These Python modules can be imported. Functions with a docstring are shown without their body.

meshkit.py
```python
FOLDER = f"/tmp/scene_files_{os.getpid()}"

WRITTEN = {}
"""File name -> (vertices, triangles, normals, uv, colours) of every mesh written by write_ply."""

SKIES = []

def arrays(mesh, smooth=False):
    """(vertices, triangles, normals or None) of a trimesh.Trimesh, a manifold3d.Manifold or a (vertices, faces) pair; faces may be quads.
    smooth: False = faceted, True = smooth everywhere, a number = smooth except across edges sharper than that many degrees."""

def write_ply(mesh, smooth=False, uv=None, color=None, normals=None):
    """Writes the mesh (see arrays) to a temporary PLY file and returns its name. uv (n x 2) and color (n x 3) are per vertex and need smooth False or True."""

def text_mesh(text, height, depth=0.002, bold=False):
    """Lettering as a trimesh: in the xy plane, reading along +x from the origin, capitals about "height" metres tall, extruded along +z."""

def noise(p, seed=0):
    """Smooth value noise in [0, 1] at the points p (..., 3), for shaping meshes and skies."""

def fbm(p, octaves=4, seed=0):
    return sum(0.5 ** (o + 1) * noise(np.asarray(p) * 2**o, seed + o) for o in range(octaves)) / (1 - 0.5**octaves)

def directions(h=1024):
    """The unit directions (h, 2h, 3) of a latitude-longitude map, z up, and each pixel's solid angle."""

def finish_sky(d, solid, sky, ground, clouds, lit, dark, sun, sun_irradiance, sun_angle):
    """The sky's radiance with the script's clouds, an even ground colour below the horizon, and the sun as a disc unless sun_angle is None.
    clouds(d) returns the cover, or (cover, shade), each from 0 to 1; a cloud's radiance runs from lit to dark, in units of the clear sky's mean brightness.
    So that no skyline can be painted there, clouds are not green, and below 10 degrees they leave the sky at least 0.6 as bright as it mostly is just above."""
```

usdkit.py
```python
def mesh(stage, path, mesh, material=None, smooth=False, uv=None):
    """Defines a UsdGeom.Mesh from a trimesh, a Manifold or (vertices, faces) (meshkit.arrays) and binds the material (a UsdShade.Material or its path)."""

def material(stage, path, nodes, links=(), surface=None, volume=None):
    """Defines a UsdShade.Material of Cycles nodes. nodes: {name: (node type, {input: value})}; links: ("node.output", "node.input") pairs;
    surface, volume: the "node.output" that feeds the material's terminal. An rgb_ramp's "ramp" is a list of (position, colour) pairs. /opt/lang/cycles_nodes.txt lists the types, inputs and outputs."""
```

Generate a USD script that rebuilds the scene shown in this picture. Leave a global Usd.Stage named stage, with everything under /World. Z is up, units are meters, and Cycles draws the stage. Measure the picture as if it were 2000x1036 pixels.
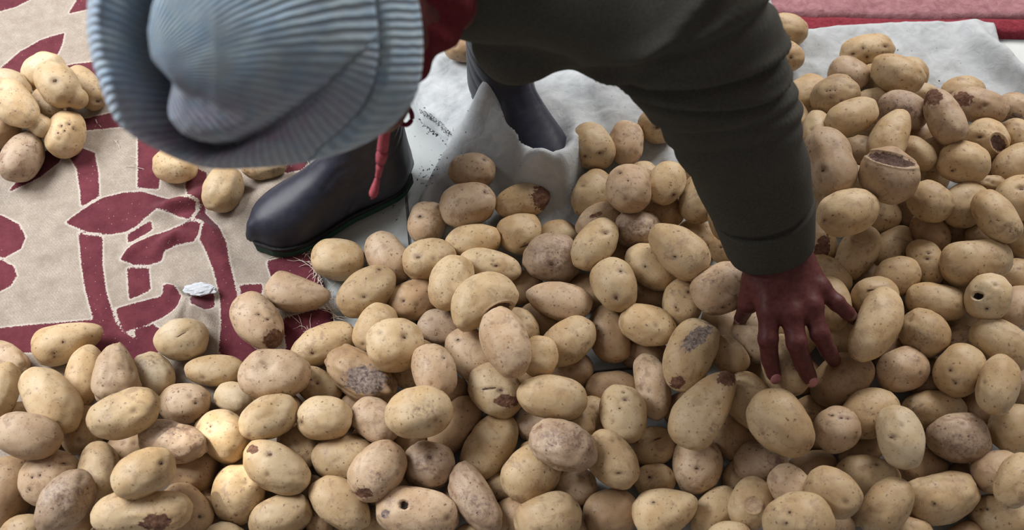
import math, random
import numpy as np, trimesh, manifold3d, shapely
from shapely.geometry import Polygon, Point, LineString
from shapely.ops import unary_union
import usdkit, meshkit
from pxr import Usd, UsdGeom, UsdLux, UsdShade, Gf, Sdf, Vt
stage = Usd.Stage.CreateInMemory()
UsdGeom.SetStageUpAxis(stage, 'Z'); UsdGeom.SetStageMetersPerUnit(stage, 1.0)
UsdGeom.Xform.Define(stage, '/World')
# ------------------------------------------------------------------ camera, light, exposure
TILT, CAM_H = math.radians(31.0), 1.23          # the photographer holds the camera at chest height, tilted 31 degrees from straight down
cam = UsdGeom.Camera.Define(stage, '/World/camera')
cam.CreateHorizontalApertureAttr(36.0); cam.CreateFocalLengthAttr(36.0 * 1944 / 2000)
cam.CreateFStopAttr(4.8); cam.CreateFocusDistanceAttr(1.33); cam.CreateClippingRangeAttr((0.05, 100.0))
cam.CreateExposureAttr(0.36)
cam.AddTranslateOp().Set((0, 0, CAM_H)); cam.AddRotateXOp().Set(31.0)
FW = np.array([0, math.sin(TILT), -math.cos(TILT)]); UP = np.array([0, math.cos(TILT), math.sin(TILT)]); RT = np.array([1.0, 0, 0])
def aim(xf, loc, target):
    m = Gf.Matrix4d().SetLookAt(Gf.Vec3d(*loc), Gf.Vec3d(*target), Gf.Vec3d(0, 0, 1)).GetInverse()
    UsdGeom.Xformable(xf).AddTransformOp().Set(m)
dome = UsdLux.DomeLight.Define(stage, '/World/room_light'); dome.CreateIntensityAttr(1.0)
dome.CreateColorAttr(Gf.Vec3f(.062, .053, .049))
def window(name, loc, target, w, h, power, color):
    l = UsdLux.RectLight.Define(stage, '/World/' + name); l.CreateWidthAttr(w); l.CreateHeightAttr(h); l.CreateIntensityAttr(power); l.CreateColorAttr(Gf.Vec3f(*color)); aim(l, loc, target)
window('window_light', (-2.3, 1.5, 2.4), (.1, .5, .05), 1.8, 1.5, 15.0, (.98, .985, 1.0))
window('window_light_back', (1.6, 3.4, 2.4), (.3, .6, .05), 2.0, 1.5, 11.0, (1.0, .96, .92))
sun = UsdLux.SphereLight.Define(stage, '/World/sunbeam'); sun.CreateRadiusAttr(.03); sun.CreateIntensityAttr(16000.0); sun.CreateColorAttr(Gf.Vec3f(1.0, .93, .80)); aim(sun, (-2.2, 1.6, 2.6), (-0.3441, 0.4231, 0.06))   # a shaft of sun through a gap at the window
sh = UsdLux.ShapingAPI.Apply(sun.GetPrim()); sh.CreateShapingConeAngleAttr(.85); sh.CreateShapingConeSoftnessAttr(.5)

# ------------------------------------------------------------------ helpers
LOOKS = '/World/Looks'
UsdGeom.Scope.Define(stage, LOOKS)
used = {}
def numbered(parent, name):
    k = (parent, name); n = used.get(k, 0); used[k] = n + 1
    return f'{parent}/{name}' + (f'_{n:03d}' if n else '')
def data(prim, **kw):
    for k, v in kw.items():
        if v: prim.SetCustomDataByKey(k, v)
def thing(name, label, cat, loc=(0, 0, 0), rz=0.0, group=None, kind=None):
    x = UsdGeom.Xform.Define(stage, numbered('/World', name))
    x.AddTranslateOp().Set(Gf.Vec3d(*map(float, loc)))
    if rz: x.AddRotateZOp().Set(float(rz))
    data(x.GetPrim(), label=label, category=cat, group=group, kind=kind)
    return x.GetPrim()
def put(name, v, f, mat, parent=None, n=None, attrs=None, label=None, cat=None, group=None, kind=None, loc=None, rz=0.0, smooth=True):
    """one Mesh prim: under parent or top level"""
    path = numbered(str(parent.GetPath()) if parent else '/World', name)
    v = np.asarray(v, float); f = np.asarray(f, int)
    if f.shape[1] == 4: f = np.vstack([f[:, [0, 1, 2]], f[:, [0, 2, 3]]])
    m = UsdGeom.Mesh.Define(stage, path)
    if n is None and smooth: n = vnormals(v, f)
    m.CreatePointsAttr(Vt.Vec3fArray.FromNumpy(v.astype(np.float32)))
    m.CreateFaceVertexCountsAttr(Vt.IntArray.FromNumpy(np.full(len(f), 3, np.int32)))
    m.CreateFaceVertexIndicesAttr(Vt.IntArray.FromNumpy(f.astype(np.int32).ravel()))
    m.CreateSubdivisionSchemeAttr('none')
    if n is not None:
        m.CreateNormalsAttr(Vt.Vec3fArray.FromNumpy(np.asarray(n, np.float32))); m.SetNormalsInterpolation('vertex')
    for k, a in (attrs or {}).items():
        UsdGeom.PrimvarsAPI(m).CreatePrimvar(k, Sdf.ValueTypeNames.FloatArray, 'vertex').Set(Vt.FloatArray.FromNumpy(np.asarray(a, np.float32)))
    UsdShade.MaterialBindingAPI.Apply(m.GetPrim()).Bind(MAT[mat])
    if loc is not None: m.AddTranslateOp().Set(Gf.Vec3d(*map(float, loc)))
    if rz: m.AddRotateZOp().Set(float(rz))
    data(m.GetPrim(), label=label, category=cat, group=group, kind=kind)
    return m.GetPrim()
def vnormals(v, f):
    fn = np.cross(v[f[:, 1]] - v[f[:, 0]], v[f[:, 2]] - v[f[:, 0]])
    n = np.stack([np.bincount(f.ravel(), np.repeat(fn[:, k], 3), len(v)) for k in range(3)], 1)
    return n / np.maximum(np.linalg.norm(n, axis=1, keepdims=True), 1e-12)
def part_faces(v, f, n, sel, attrs=None):
    ff = f[sel]; u, inv = np.unique(ff, return_inverse=True)
    return v[u], inv.reshape(-1, 3), n[u], {k: a[u] for k, a in (attrs or {}).items()}
def nets(fn, lo, hi, h):
    """naive surface nets: vertices and triangles of fn = 0 (negative inside)"""
    lo = np.asarray(lo, float); dims = np.ceil((np.asarray(hi) - lo) / h).astype(int) + 1
    ax = [lo[k] + h * np.arange(dims[k]) for k in range(3)]
    val = np.empty(dims)
    for i in range(0, dims[0], 16):
        g = np.stack(np.meshgrid(ax[0][i:i + 16], ax[1], ax[2], indexing='ij'), -1)
        val[i:i + 16] = fn(g.reshape(-1, 3)).reshape(g.shape[:3])
    val = np.where(np.abs(val) < 1e-9, 1e-9, val)
    s = val < 0
    c = np.zeros(dims - 1, int)
    for a, b, d in np.ndindex(2, 2, 2): c += s[a:dims[0] - 1 + a, b:dims[1] - 1 + b, d:dims[2] - 1 + d]
    cells = np.argwhere((c > 0) & (c < 8)); idx = -np.ones(dims - 1, int); idx[tuple(cells.T)] = np.arange(len(cells))
    acc = np.zeros((len(cells), 3)); cnt = np.zeros(len(cells))
    corners = list(np.ndindex(2, 2, 2))
    for p in corners:
        for k in range(3):
            if p[k]: continue
            q = list(p); q[k] = 1
            va = val[tuple((cells + p).T)]; vb = val[tuple((cells + q).T)]
            m = (va < 0) != (vb < 0); t = np.where(m, va / np.where(m, va - vb, 1), 0)
            pos = np.array(p, float) + np.outer(t, np.eye(3)[k])
            acc[m] += pos[m]; cnt[m] += 1
    V = lo + h * (cells + acc / cnt[:, None])
    F = []
    for k in range(3):
        a, b = [(1, 2), (2, 0), (0, 1)][k]
        sl0 = [slice(None)] * 3; sl1 = [slice(None)] * 3; sl0[k] = slice(0, -1); sl1[k] = slice(1, None)
        e = np.argwhere(s[tuple(sl0)] != s[tuple(sl1)])
        e = e[(e[:, a] > 0) & (e[:, b] > 0) & (e[:, a] < dims[a] - 1) & (e[:, b] < dims[b] - 1)]
        A = np.eye(3, dtype=int)[a]; B = np.eye(3, dtype=int)[b]
        q = np.stack([idx[tuple((e - A - B).T)], idx[tuple((e - B).T)], idx[tuple(e.T)], idx[tuple((e - A).T)]], 1)
        flip = ~s[tuple(e.T)]
        q[flip] = q[flip][:, ::-1]
        F.append(q)
    F = np.vstack(F); F = F[(F >= 0).all(1)]
    return V, np.vstack([F[:, [0, 1, 2]], F[:, [0, 2, 3]]])
def relax(v, f, n, most):
    """smooths a surface; a vertex that would run further than most stays where it was"""
    w = np.array(trimesh.smoothing.filter_taubin(trimesh.Trimesh(v, f, process=False), iterations=n).vertices)
    far = np.linalg.norm(w - v, axis=1) > most
    w[far] = np.asarray(v)[far]
    return w
def smin(a, b, k):
    h = np.clip(0.5 + 0.5 * (b - a) / k, 0, 1)
    return b + (a - b) * h - k * h * (1 - h)
def cone(p, a, b, ra, rb):
    """distance to a capsule whose radius runs from ra to rb"""
    a = np.asarray(a, float); b = np.asarray(b, float); d = b - a
    t = np.clip((p - a) @ d / max(d @ d, 1e-12), 0, 1)
    return np.linalg.norm(p - a - t[:, None] * d, axis=1) - (ra + (rb - ra) * t)
def ball(p, c, r): return np.linalg.norm(p - np.asarray(c), axis=1) - r
def egg(p, c, axes, r):
    q = (p - np.asarray(c)) @ np.asarray(axes).T
    k = np.linalg.norm(q / r, axis=1)
    return (k - 1) * np.min(r)
def chain(p, pts, rad, k):
    d = None
    for a, b, ra, rb in zip(pts[:-1], pts[1:], rad[:-1], rad[1:]):
        c = cone(p, a, b, ra, rb); d = c if d is None else smin(d, c, k)
    return d
def tube(pts, rad, sides=8, closed=False):
    p = np.asarray(pts, float); n = len(p); rad = np.broadcast_to(rad, (n,))
    t = np.roll(p, -1, 0) - np.roll(p, 1, 0) if closed else np.gradient(p, axis=0)
    t /= np.linalg.norm(t, axis=1, keepdims=True)
    ref = np.where(np.abs(t[:, 2:]) < .9, [[0, 0, 1.]], [[1., 0, 0]])
    a = np.cross(t, ref); a /= np.linalg.norm(a, axis=1, keepdims=True); b = np.cross(t, a)
    an = np.arange(sides) * 2 * np.pi / sides
    v = p[:, None] + rad[:, None, None] * (np.cos(an)[None, :, None] * a[:, None] + np.sin(an)[None, :, None] * b[:, None])
    i, j = np.meshgrid(np.arange(n if closed else n - 1), np.arange(sides), indexing='ij'); i2 = (i + 1) % n; j2 = (j + 1) % sides
    f = np.stack([i * sides + j, i2 * sides + j, i2 * sides + j2, i * sides + j2], -1).reshape(-1, 4)
    f = np.vstack([f[:, [0, 1, 2]], f[:, [0, 2, 3]]]); v = v.reshape(-1, 3)
    if not closed:
        v = np.vstack([v, p[0], p[-1]]); c0, c1 = len(v) - 2, len(v) - 1; j = np.arange(sides); j2 = (j + 1) % sides
        f = np.vstack([f, np.stack([np.full(sides, c0), j, j2], 1), np.stack([np.full(sides, c1), (n - 1) * sides + j2, (n - 1) * sides + j], 1)])
    return v, f
def spline(pts, n):
    from scipy.interpolate import CubicSpline
    p = np.asarray(pts, float); t = np.r_[0, np.cumsum(np.linalg.norm(np.diff(p, axis=0), axis=1))]
    return CubicSpline(t, p)(np.linspace(0, t[-1], n))
def polydist(P, line):
    """distance of 2D points to a polyline and the parameter 0..1 along it"""
    line = np.asarray(line, float); seg = np.linalg.norm(np.diff(line, axis=0), axis=1); cum = np.r_[0, np.cumsum(seg)] / seg.sum()
    best = np.full(len(P), 1e9); par = np.zeros(len(P)); side = np.zeros(len(P))
    for k in range(len(line) - 1):
        d = line[k + 1] - line[k]; t = np.clip((P - line[k]) @ d / (d @ d), 0, 1); r = P - line[k] - t[:, None] * d
        dist = np.linalg.norm(r, axis=1); m = dist < best
        best[m] = dist[m]; par[m] = (cum[k] + t * (cum[k + 1] - cum[k]))[m]; side[m] = np.sign(d[0] * r[:, 1] - d[1] * r[:, 0])[m]
    return best, par, side
# ------------------------------------------------------------------ materials
MAT = {}
def mat(name, nodes, links=(), surface='p.BSDF'):
    MAT[name] = usdkit.material(stage, f'{LOOKS}/{name}', nodes, links, surface=surface)
def potato_mat(name, light, deep, fleck=1.0, dusty=.25, k=.84):
    """skin: two tones in broad clouds, brown flecks and lenticels, scuffs, purple-grey soil where 'dirt' says, dark eyes"""
    light, deep = tuple(k * c for c in light), tuple(k * c * (1.0, .98, .95)[i] for i, c in enumerate(deep))
    hue = lambda c, k: tuple(x * k for x in c)
    mat('potato_' + name, {
        'g': ('geometry', {}), 'tone': ('attribute', {'attribute': 'tone'}), 'eyes': ('attribute', {'attribute': 'eyes'}), 'dirt': ('attribute', {'attribute': 'dirt'}),
        'cloud': ('noise_texture', {'scale': 26.0, 'detail': 3.0, 'roughness': .55}),
        'cr': ('map_range', {'range_type': 'smoothstep', 'from_min': .36, 'from_max': .66, 'clamp': True}),
        'base': ('mix', {'color1': light, 'color2': deep}),
        'tm': ('map_range', {'to_min': .86, 'to_max': 1.10}), 'tv': ('mix', {'mix_type': 'multiply', 'fac': 1.0}), 'tc': ('combine_color', {}),
        'blot': ('noise_texture', {'scale': 62.0, 'detail': 5.0, 'roughness': .68, 'distortion': .5}),
        'blr': ('map_range', {'range_type': 'smoothstep', 'from_min': .50, 'from_max': .68, 'to_max': .58 * dusty * 4, 'clamp': True}),
        'b2': ('mix', {'color2': (.255, .16, .105)}),
        'wn': ('noise_texture', {'scale': 320.0, 'detail': 2.0}), 'wsc': ('vector_math', {'math_type': 'scale', 'scale': .0065}), 'wadd': ('vector_math', {'math_type': 'add'}),
        'vor': ('voronoi_texture', {'scale': 135.0, 'randomness': 1.0}),
        'vr': ('map_range', {'range_type': 'smoothstep', 'from_min': .10, 'from_max': .27, 'to_min': 1.0, 'to_max': 0.0, 'clamp': True}),
        'vsep': ('separate_color', {}), 'vsel': ('map_range', {'from_min': .30, 'from_max': .75, 'to_max': .80 * fleck, 'clamp': True}), 'vm': ('math', {'math_type': 'multiply'}),
        'b3': ('mix', {'color2': (.105, .062, .038)}),
        'vor2': ('voronoi_texture', {'scale': 330.0, 'randomness': 1.0}),
        'vr2': ('map_range', {'range_type': 'smoothstep', 'from_min': .12, 'from_max': .30, 'to_min': 1.0, 'to_max': 0.0, 'clamp': True}),
        'vsep2': ('separate_color', {}), 'vsel2': ('map_range', {'from_min': .35, 'from_max': .8, 'to_max': .75 * fleck, 'clamp': True}), 'vm2': ('math', {'math_type': 'multiply'}),
        'b3b': ('mix', {'color2': (.15, .09, .06)}),
        'fine': ('noise_texture', {'scale': 210.0, 'detail': 4.0, 'roughness': .7}),
        'fr': ('map_range', {'from_min': .42, 'from_max': .68, 'to_max': 1.0, 'clamp': True}), 'dm': ('math', {'math_type': 'multiply'}), 'dm2': ('math', {'math_type': 'multiply', 'value2': .85}),
        'b4': ('mix', {'color2': (.115, .072, .068)}),
        'b5': ('mix', {'color2': (.075, .040, .026)}),
        'bump': ('bump', {'strength': .35, 'distance': .0012}),
        'p': ('principled_bsdf', {'roughness': .52, 'specular_ior_level': .32, 'subsurface_weight': .0})},
        [('g.position', 'cloud.vector'), ('cloud.fac', 'cr.value'), ('cr.result', 'base.fac'), ('tone.fac', 'tm.value'),
         ('tm.result', 'tc.r'), ('tm.result', 'tc.g'), ('tm.result', 'tc.b'), ('base.color', 'tv.color1'), ('tc.color', 'tv.color2'),
         ('g.position', 'blot.vector'), ('blot.fac', 'blr.value'), ('blr.result', 'b2.fac'), ('tv.color', 'b2.color1'),
         ('g.position', 'wn.vector'), ('wn.color', 'wsc.vector1'), ('g.position', 'wadd.vector1'), ('wsc.vector', 'wadd.vector2'), ('wadd.vector', 'vor.vector'), ('vor.distance', 'vr.value'), ('vor.color', 'vsep.color'), ('vsep.r', 'vsel.value'), ('vr.result', 'vm.value1'), ('vsel.result', 'vm.value2'),
         ('b2.color', 'b3.color1'), ('vm.value', 'b3.fac'),
         ('wadd.vector', 'vor2.vector'), ('vor2.distance', 'vr2.value'), ('vor2.color', 'vsep2.color'), ('vsep2.g', 'vsel2.value'), ('vr2.result', 'vm2.value1'), ('vsel2.result', 'vm2.value2'),
         ('b3.color', 'b3b.color1'), ('vm2.value', 'b3b.fac'),
         ('g.position', 'fine.vector'), ('fine.fac', 'fr.value'), ('fr.result', 'dm.value1'), ('dirt.fac', 'dm.value2'), ('dm.value', 'dm2.value1'),
         ('b3b.color', 'b4.color1'), ('dm2.value', 'b4.fac'), ('b4.color', 'b5.color1'), ('eyes.fac', 'b5.fac'),
         ('blot.fac', 'bump.height'), ('bump.normal', 'p.normal'), ('b5.color', 'p.base_color')])
potato_mat('y', (.69, .53, .325), (.585, .41, .22), .9, .18)
potato_mat('t', (.62, .465, .275), (.52, .365, .20), 1.0, .27)
potato_mat('p', (.635, .475, .32), (.53, .37, .23), 1.0, .28)
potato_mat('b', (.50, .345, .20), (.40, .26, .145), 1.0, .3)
potato_mat('g', (.55, .415, .29), (.44, .315, .215), 1.3, .45)
potato_mat('w', (.72, .59, .40), (.63, .48, .285), .7, .12)
def rough_mat(name, a, b, scale, rough=.8, bump=.6, dist=.002, lo=.35, hi=.65):
    mat(name, {'g': ('geometry', {}), 'n': ('noise_texture', {'scale': scale, 'detail': 6.0, 'roughness': .65, 'distortion': .4}), 'r': ('map_range', {'from_min': lo, 'from_max': hi, 'clamp': True}),
               'm': ('mix', {'color1': a, 'color2': b}), 'b': ('bump', {'strength': bump, 'distance': dist}), 'p': ('principled_bsdf', {'roughness': rough, 'specular_ior_level': .25})},
        [('g.position', 'n.vector'), ('n.fac', 'r.value'), ('r.result', 'm.fac'), ('n.fac', 'b.height'), ('b.normal', 'p.normal'), ('m.color', 'p.base_color')])
rough_mat('rot', (.085, .040, .028), (.22, .115, .07), 190)
rough_mat('gash', (.060, .034, .026), (.17, .105, .08), 240)
rough_mat('hole', (.012, .009, .008), (.03, .02, .015), 200)
rough_mat('scab', (.085, .065, .062), (.36, .28, .23), 230)
rough_mat('scar', (.33, .22, .14), (.50, .36, .24), 200)
rough_mat('eye', (.055, .032, .022), (.15, .085, .05), 500)
rough_mat('sweater', (.040, .040, .034), (.062, .061, .052), 420, .95, .35, .0015)
rough_mat('trousers', (.022, .022, .026), (.034, .034, .038), 300, .95, .3, .001)
rough_mat('skin', (.076, .0195, .0195), (.115, .033, .031), 140, .5, .25, .0008)
rough_mat('nail', (.36, .15, .15), (.42, .19, .18), 90, .35, .1, .0004)
rough_mat('boot_rubber', (.020, .023, .037), (.032, .034, .050), 60, .42, .12, .0006)
rough_mat('boot_sole', (.008, .035, .026), (.015, .055, .042), 120, .6)
rough_mat('boot_welt', (.008, .008, .010), (.016, .016, .018), 120, .5)
rough_mat('hood', (.090, .008, .014), (.150, .016, .024), 300, .95, .5, .002)
rough_mat('cord', (.33, .060, .080), (.44, .10, .12), 300, .85, .5, .001)
rough_mat('cord_dark', (.085, .005, .018), (.14, .012, .03), 300, .85, .5, .001)
rough_mat('hair', (.006, .005, .005), (.014, .011, .010), 300, .8, .8, .003)
rough_mat('crumb', (.010, .009, .010), (.035, .028, .024), 400, .95)
rough_mat('thread', (.62, .52, .44), (.75, .68, .60), 200, .9, .1)
rough_mat('fluff', (.50, .54, .58), (.58, .61, .64), 120, 1.0, .6, .003)
rough_mat('eye_white', (.62, .58, .55), (.66, .62, .58), 50, .3, 0)
rough_mat('iris', (.02, .01, .008), (.03, .015, .01), 50, .2, 0)
rough_mat('rug_pink', (.26, .115, .13), (.40, .205, .225), 85, 1.0, .9, .004, .30, .70)
rough_mat('rug_red', (.19, .020, .035), (.27, .04, .055), 140, 1.0, .9, .004)
rough_mat('grout', (.10, .105, .105), (.17, .17, .17), 120, .9)
mat('tile', {'g': ('geometry', {}), 'n': ('noise_texture', {'scale': 9.0, 'detail': 6.0, 'roughness': .6}), 'r': ('map_range', {'from_min': .35, 'from_max': .7, 'clamp': True}),
             'm': ('mix', {'color1': (.43, .465, .465), 'color2': (.36, .39, .395)}), 'd': ('noise_texture', {'scale': 75.0, 'detail': 8.0, 'roughness': .8}), 'dr': ('map_range', {'from_min': .58, 'from_max': .72, 'to_max': .55, 'clamp': True}),
             'm2': ('mix', {'color2': (.13, .11, .10)}), 'p': ('principled_bsdf', {'roughness': .32, 'specular_ior_level': .4})},
    [('g.position', 'n.vector'), ('n.fac', 'r.value'), ('r.result', 'm.fac'), ('g.position', 'd.vector'), ('d.fac', 'dr.value'), ('dr.result', 'm2.fac'), ('m.color', 'm2.color1'), ('m2.color', 'p.base_color')])
# white polyester batting: soft, fibrous, dusted with soil
mat('batting', {'g': ('geometry', {}), 'n': ('noise_texture', {'scale': 45.0, 'detail': 7.0, 'roughness': .62, 'distortion': .8}), 'r': ('map_range', {'from_min': .3, 'from_max': .7, 'clamp': True}),
                'm': ('mix', {'color1': (.385, .42, .44), 'color2': (.50, .525, .54)}), 'd': ('voronoi_texture', {'scale': 95.0}), 'dd': ('noise_texture', {'scale': 14.0, 'detail': 3.0}),
                'dr': ('map_range', {'from_min': .05, 'from_max': .12, 'to_min': .8, 'to_max': 0.0, 'clamp': True}), 'ddr': ('map_range', {'from_min': .54, 'from_max': .64, 'clamp': True}), 'dm': ('math', {'math_type': 'multiply'}),
                'm2': ('mix', {'color2': (.10, .09, .09)}), 'b': ('bump', {'strength': .55, 'distance': .004}),
                'p': ('principled_bsdf', {'roughness': 1.0, 'specular_ior_level': .05, 'sheen_weight': .15})},
    [('g.position', 'n.vector'), ('n.fac', 'r.value'), ('r.result', 'm.fac'), ('g.position', 'd.vector'), ('d.distance', 'dr.value'), ('g.position', 'dd.vector'), ('dd.fac', 'ddr.value'),
     ('dr.result', 'dm.value1'), ('ddr.result', 'dm.value2'), ('dm.value', 'm2.fac'), ('m.color', 'm2.color1'), ('n.fac', 'b.height'), ('b.normal', 'p.normal'), ('m2.color', 'p.base_color')])
# woven blanket: cream ground, burgundy motif by signed distance 'motif' (metres, negative inside), pale outline
mat('blanket', {'g': ('geometry', {}), 'sd': ('attribute', {'attribute': 'motif'}), 'n': ('noise_texture', {'scale': 420.0, 'detail': 3.0, 'roughness': .7}), 'nn': ('math', {'math_type': 'multiply_add', 'value2': .0075, 'value3': -.00375}), 'sum': ('math', {'math_type': 'add'}),
                'in': ('map_range', {'from_min': -.0005, 'from_max': .0005, 'to_min': 1.0, 'to_max': 0.0, 'clamp': True}), 'edge': ('map_range', {'from_min': .0012, 'from_max': .0034, 'to_min': 1.0, 'to_max': 0.0, 'clamp': True}),
                'wa': ('wave_texture', {'wave_type': 'bands', 'bands_direction': 'diagonal', 'scale': 130.0, 'distortion': 1.2, 'detail': 2.0, 'detail_scale': 2.0}),
                'c': ('noise_texture', {'scale': 38.0, 'detail': 9.0, 'roughness': .78}), 'cr': ('map_range', {'from_min': .36, 'from_max': .66, 'clamp': True}),
                'cream': ('mix', {'color1': (.49, .435, .37), 'color2': (.31, .265, .22)}), 'wr': ('map_range', {'to_min': .0, 'to_max': .35, 'clamp': True}), 'cream2': ('mix', {'color2': (.33, .26, .21)}),
                'fib': ('map_range', {'from_min': .34, 'from_max': .66, 'to_min': .45, 'to_max': 0.0, 'clamp': True}), 'cream3': ('mix', {'color2': (.20, .165, .135)}),
                'pale': ('mix', {'color2': (.56, .51, .45)}), 'edgem': ('math', {'math_type': 'multiply', 'value2': .75}),
                'red': ('mix', {'color1': (.155, .038, .050), 'color2': (.092, .020, .030)}), 'lint': ('voronoi_texture', {'scale': 120.0}), 'lr': ('map_range', {'from_min': .04, 'from_max': .10, 'to_min': .75, 'to_max': 0.0, 'clamp': True}), 'red2': ('mix', {'color2': (.55, .42, .40)}),
                'out': ('mix', {}), 'bm': ('bump', {'strength': .5, 'distance': .0015}), 'p': ('principled_bsdf', {'roughness': 1.0, 'specular_ior_level': .1, 'sheen_weight': .1})},
    [('g.position', 'n.vector'), ('n.fac', 'nn.value1'), ('sd.fac', 'sum.value1'), ('nn.value', 'sum.value2'), ('sum.value', 'in.value'), ('sum.value', 'edge.value'), ('g.position', 'wa.vector'), ('g.position', 'c.vector'), ('c.fac', 'cr.value'), ('cr.result', 'cream.fac'),
     ('wa.fac', 'wr.value'), ('wr.result', 'cream2.fac'), ('cream.color', 'cream2.color1'), ('edge.result', 'edgem.value1'), ('edgem.value', 'pale.fac'), ('n.fac', 'fib.value'), ('fib.result', 'cream3.fac'), ('cream2.color', 'cream3.color1'), ('cream3.color', 'pale.color1'),
     ('cr.result', 'red.fac'), ('g.position', 'lint.vector'), ('lint.distance', 'lr.value'), ('lr.result', 'red2.fac'), ('red.color', 'red2.color1'), ('in.result', 'out.fac'), ('pale.color', 'out.color1'), ('red2.color', 'out.color2'),
     ('n.fac', 'bm.height'), ('bm.normal', 'p.normal'), ('out.color', 'p.base_color')])
# variegated knit: 'rib' is the rib count along the fabric, 'purple' how much lilac yarn
mat('knit', {'g': ('geometry', {}), 'rib': ('attribute', {'attribute': 'rib'}), 'pu': ('attribute', {'attribute': 'purple'}),
             'wob': ('noise_texture', {'scale': 60.0, 'detail': 2.0}), 'ra': ('math', {'math_type': 'multiply_add', 'value2': .4}), 'ph': ('math', {'math_type': 'multiply', 'value2': 6.2831853}), 'si': ('math', {'math_type': 'sine'}), 'h': ('map_range', {'from_min': -1.0, 'from_max': 1.0, 'clamp': True}),
             'yn': ('noise_texture', {'scale': 55.0, 'detail': 4.0, 'roughness': .65}), 'yr': ('map_range', {'from_min': .38, 'from_max': .62, 'clamp': True}),
             'blue': ('mix', {'color1': (.275, .435, .57), 'color2': (.385, .525, .58)}), 'yn2': ('noise_texture', {'scale': 80.0, 'detail': 4.0, 'roughness': .7}), 'y2': ('map_range', {'from_min': .30, 'from_max': .55, 'clamp': True}),
             'pm': ('math', {'math_type': 'multiply'}), 'lil': ('mix', {'color2': (.34, .25, .37)}),
             'rr': ('map_range', {'from_min': .0, 'from_max': .55, 'to_min': .42, 'to_max': 0.0, 'clamp': True}), 'groove': ('mix', {'color2': (.15, .16, .21)}),
             'b': ('bump', {'strength': .8, 'distance': .003}), 'p': ('principled_bsdf', {'roughness': 1.0, 'specular_ior_level': .08, 'sheen_weight': .35})},
    [('g.position', 'wob.vector'), ('wob.fac', 'ra.value1'), ('rib.fac', 'ra.value3'), ('ra.value', 'ph.value1'), ('ph.value', 'si.value1'), ('si.value', 'h.value'), ('g.position', 'yn.vector'), ('yn.fac', 'yr.value'), ('yr.result', 'blue.fac'),
     ('g.position', 'yn2.vector'), ('yn2.fac', 'y2.value'), ('y2.result', 'pm.value1'), ('pu.fac', 'pm.value2'), ('pm.value', 'lil.fac'), ('blue.color', 'lil.color1'),
     ('h.result', 'rr.value'), ('rr.result', 'groove.fac'), ('lil.color', 'groove.color1'), ('h.result', 'b.height'), ('b.normal', 'p.normal'), ('groove.color', 'p.base_color')])

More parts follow.
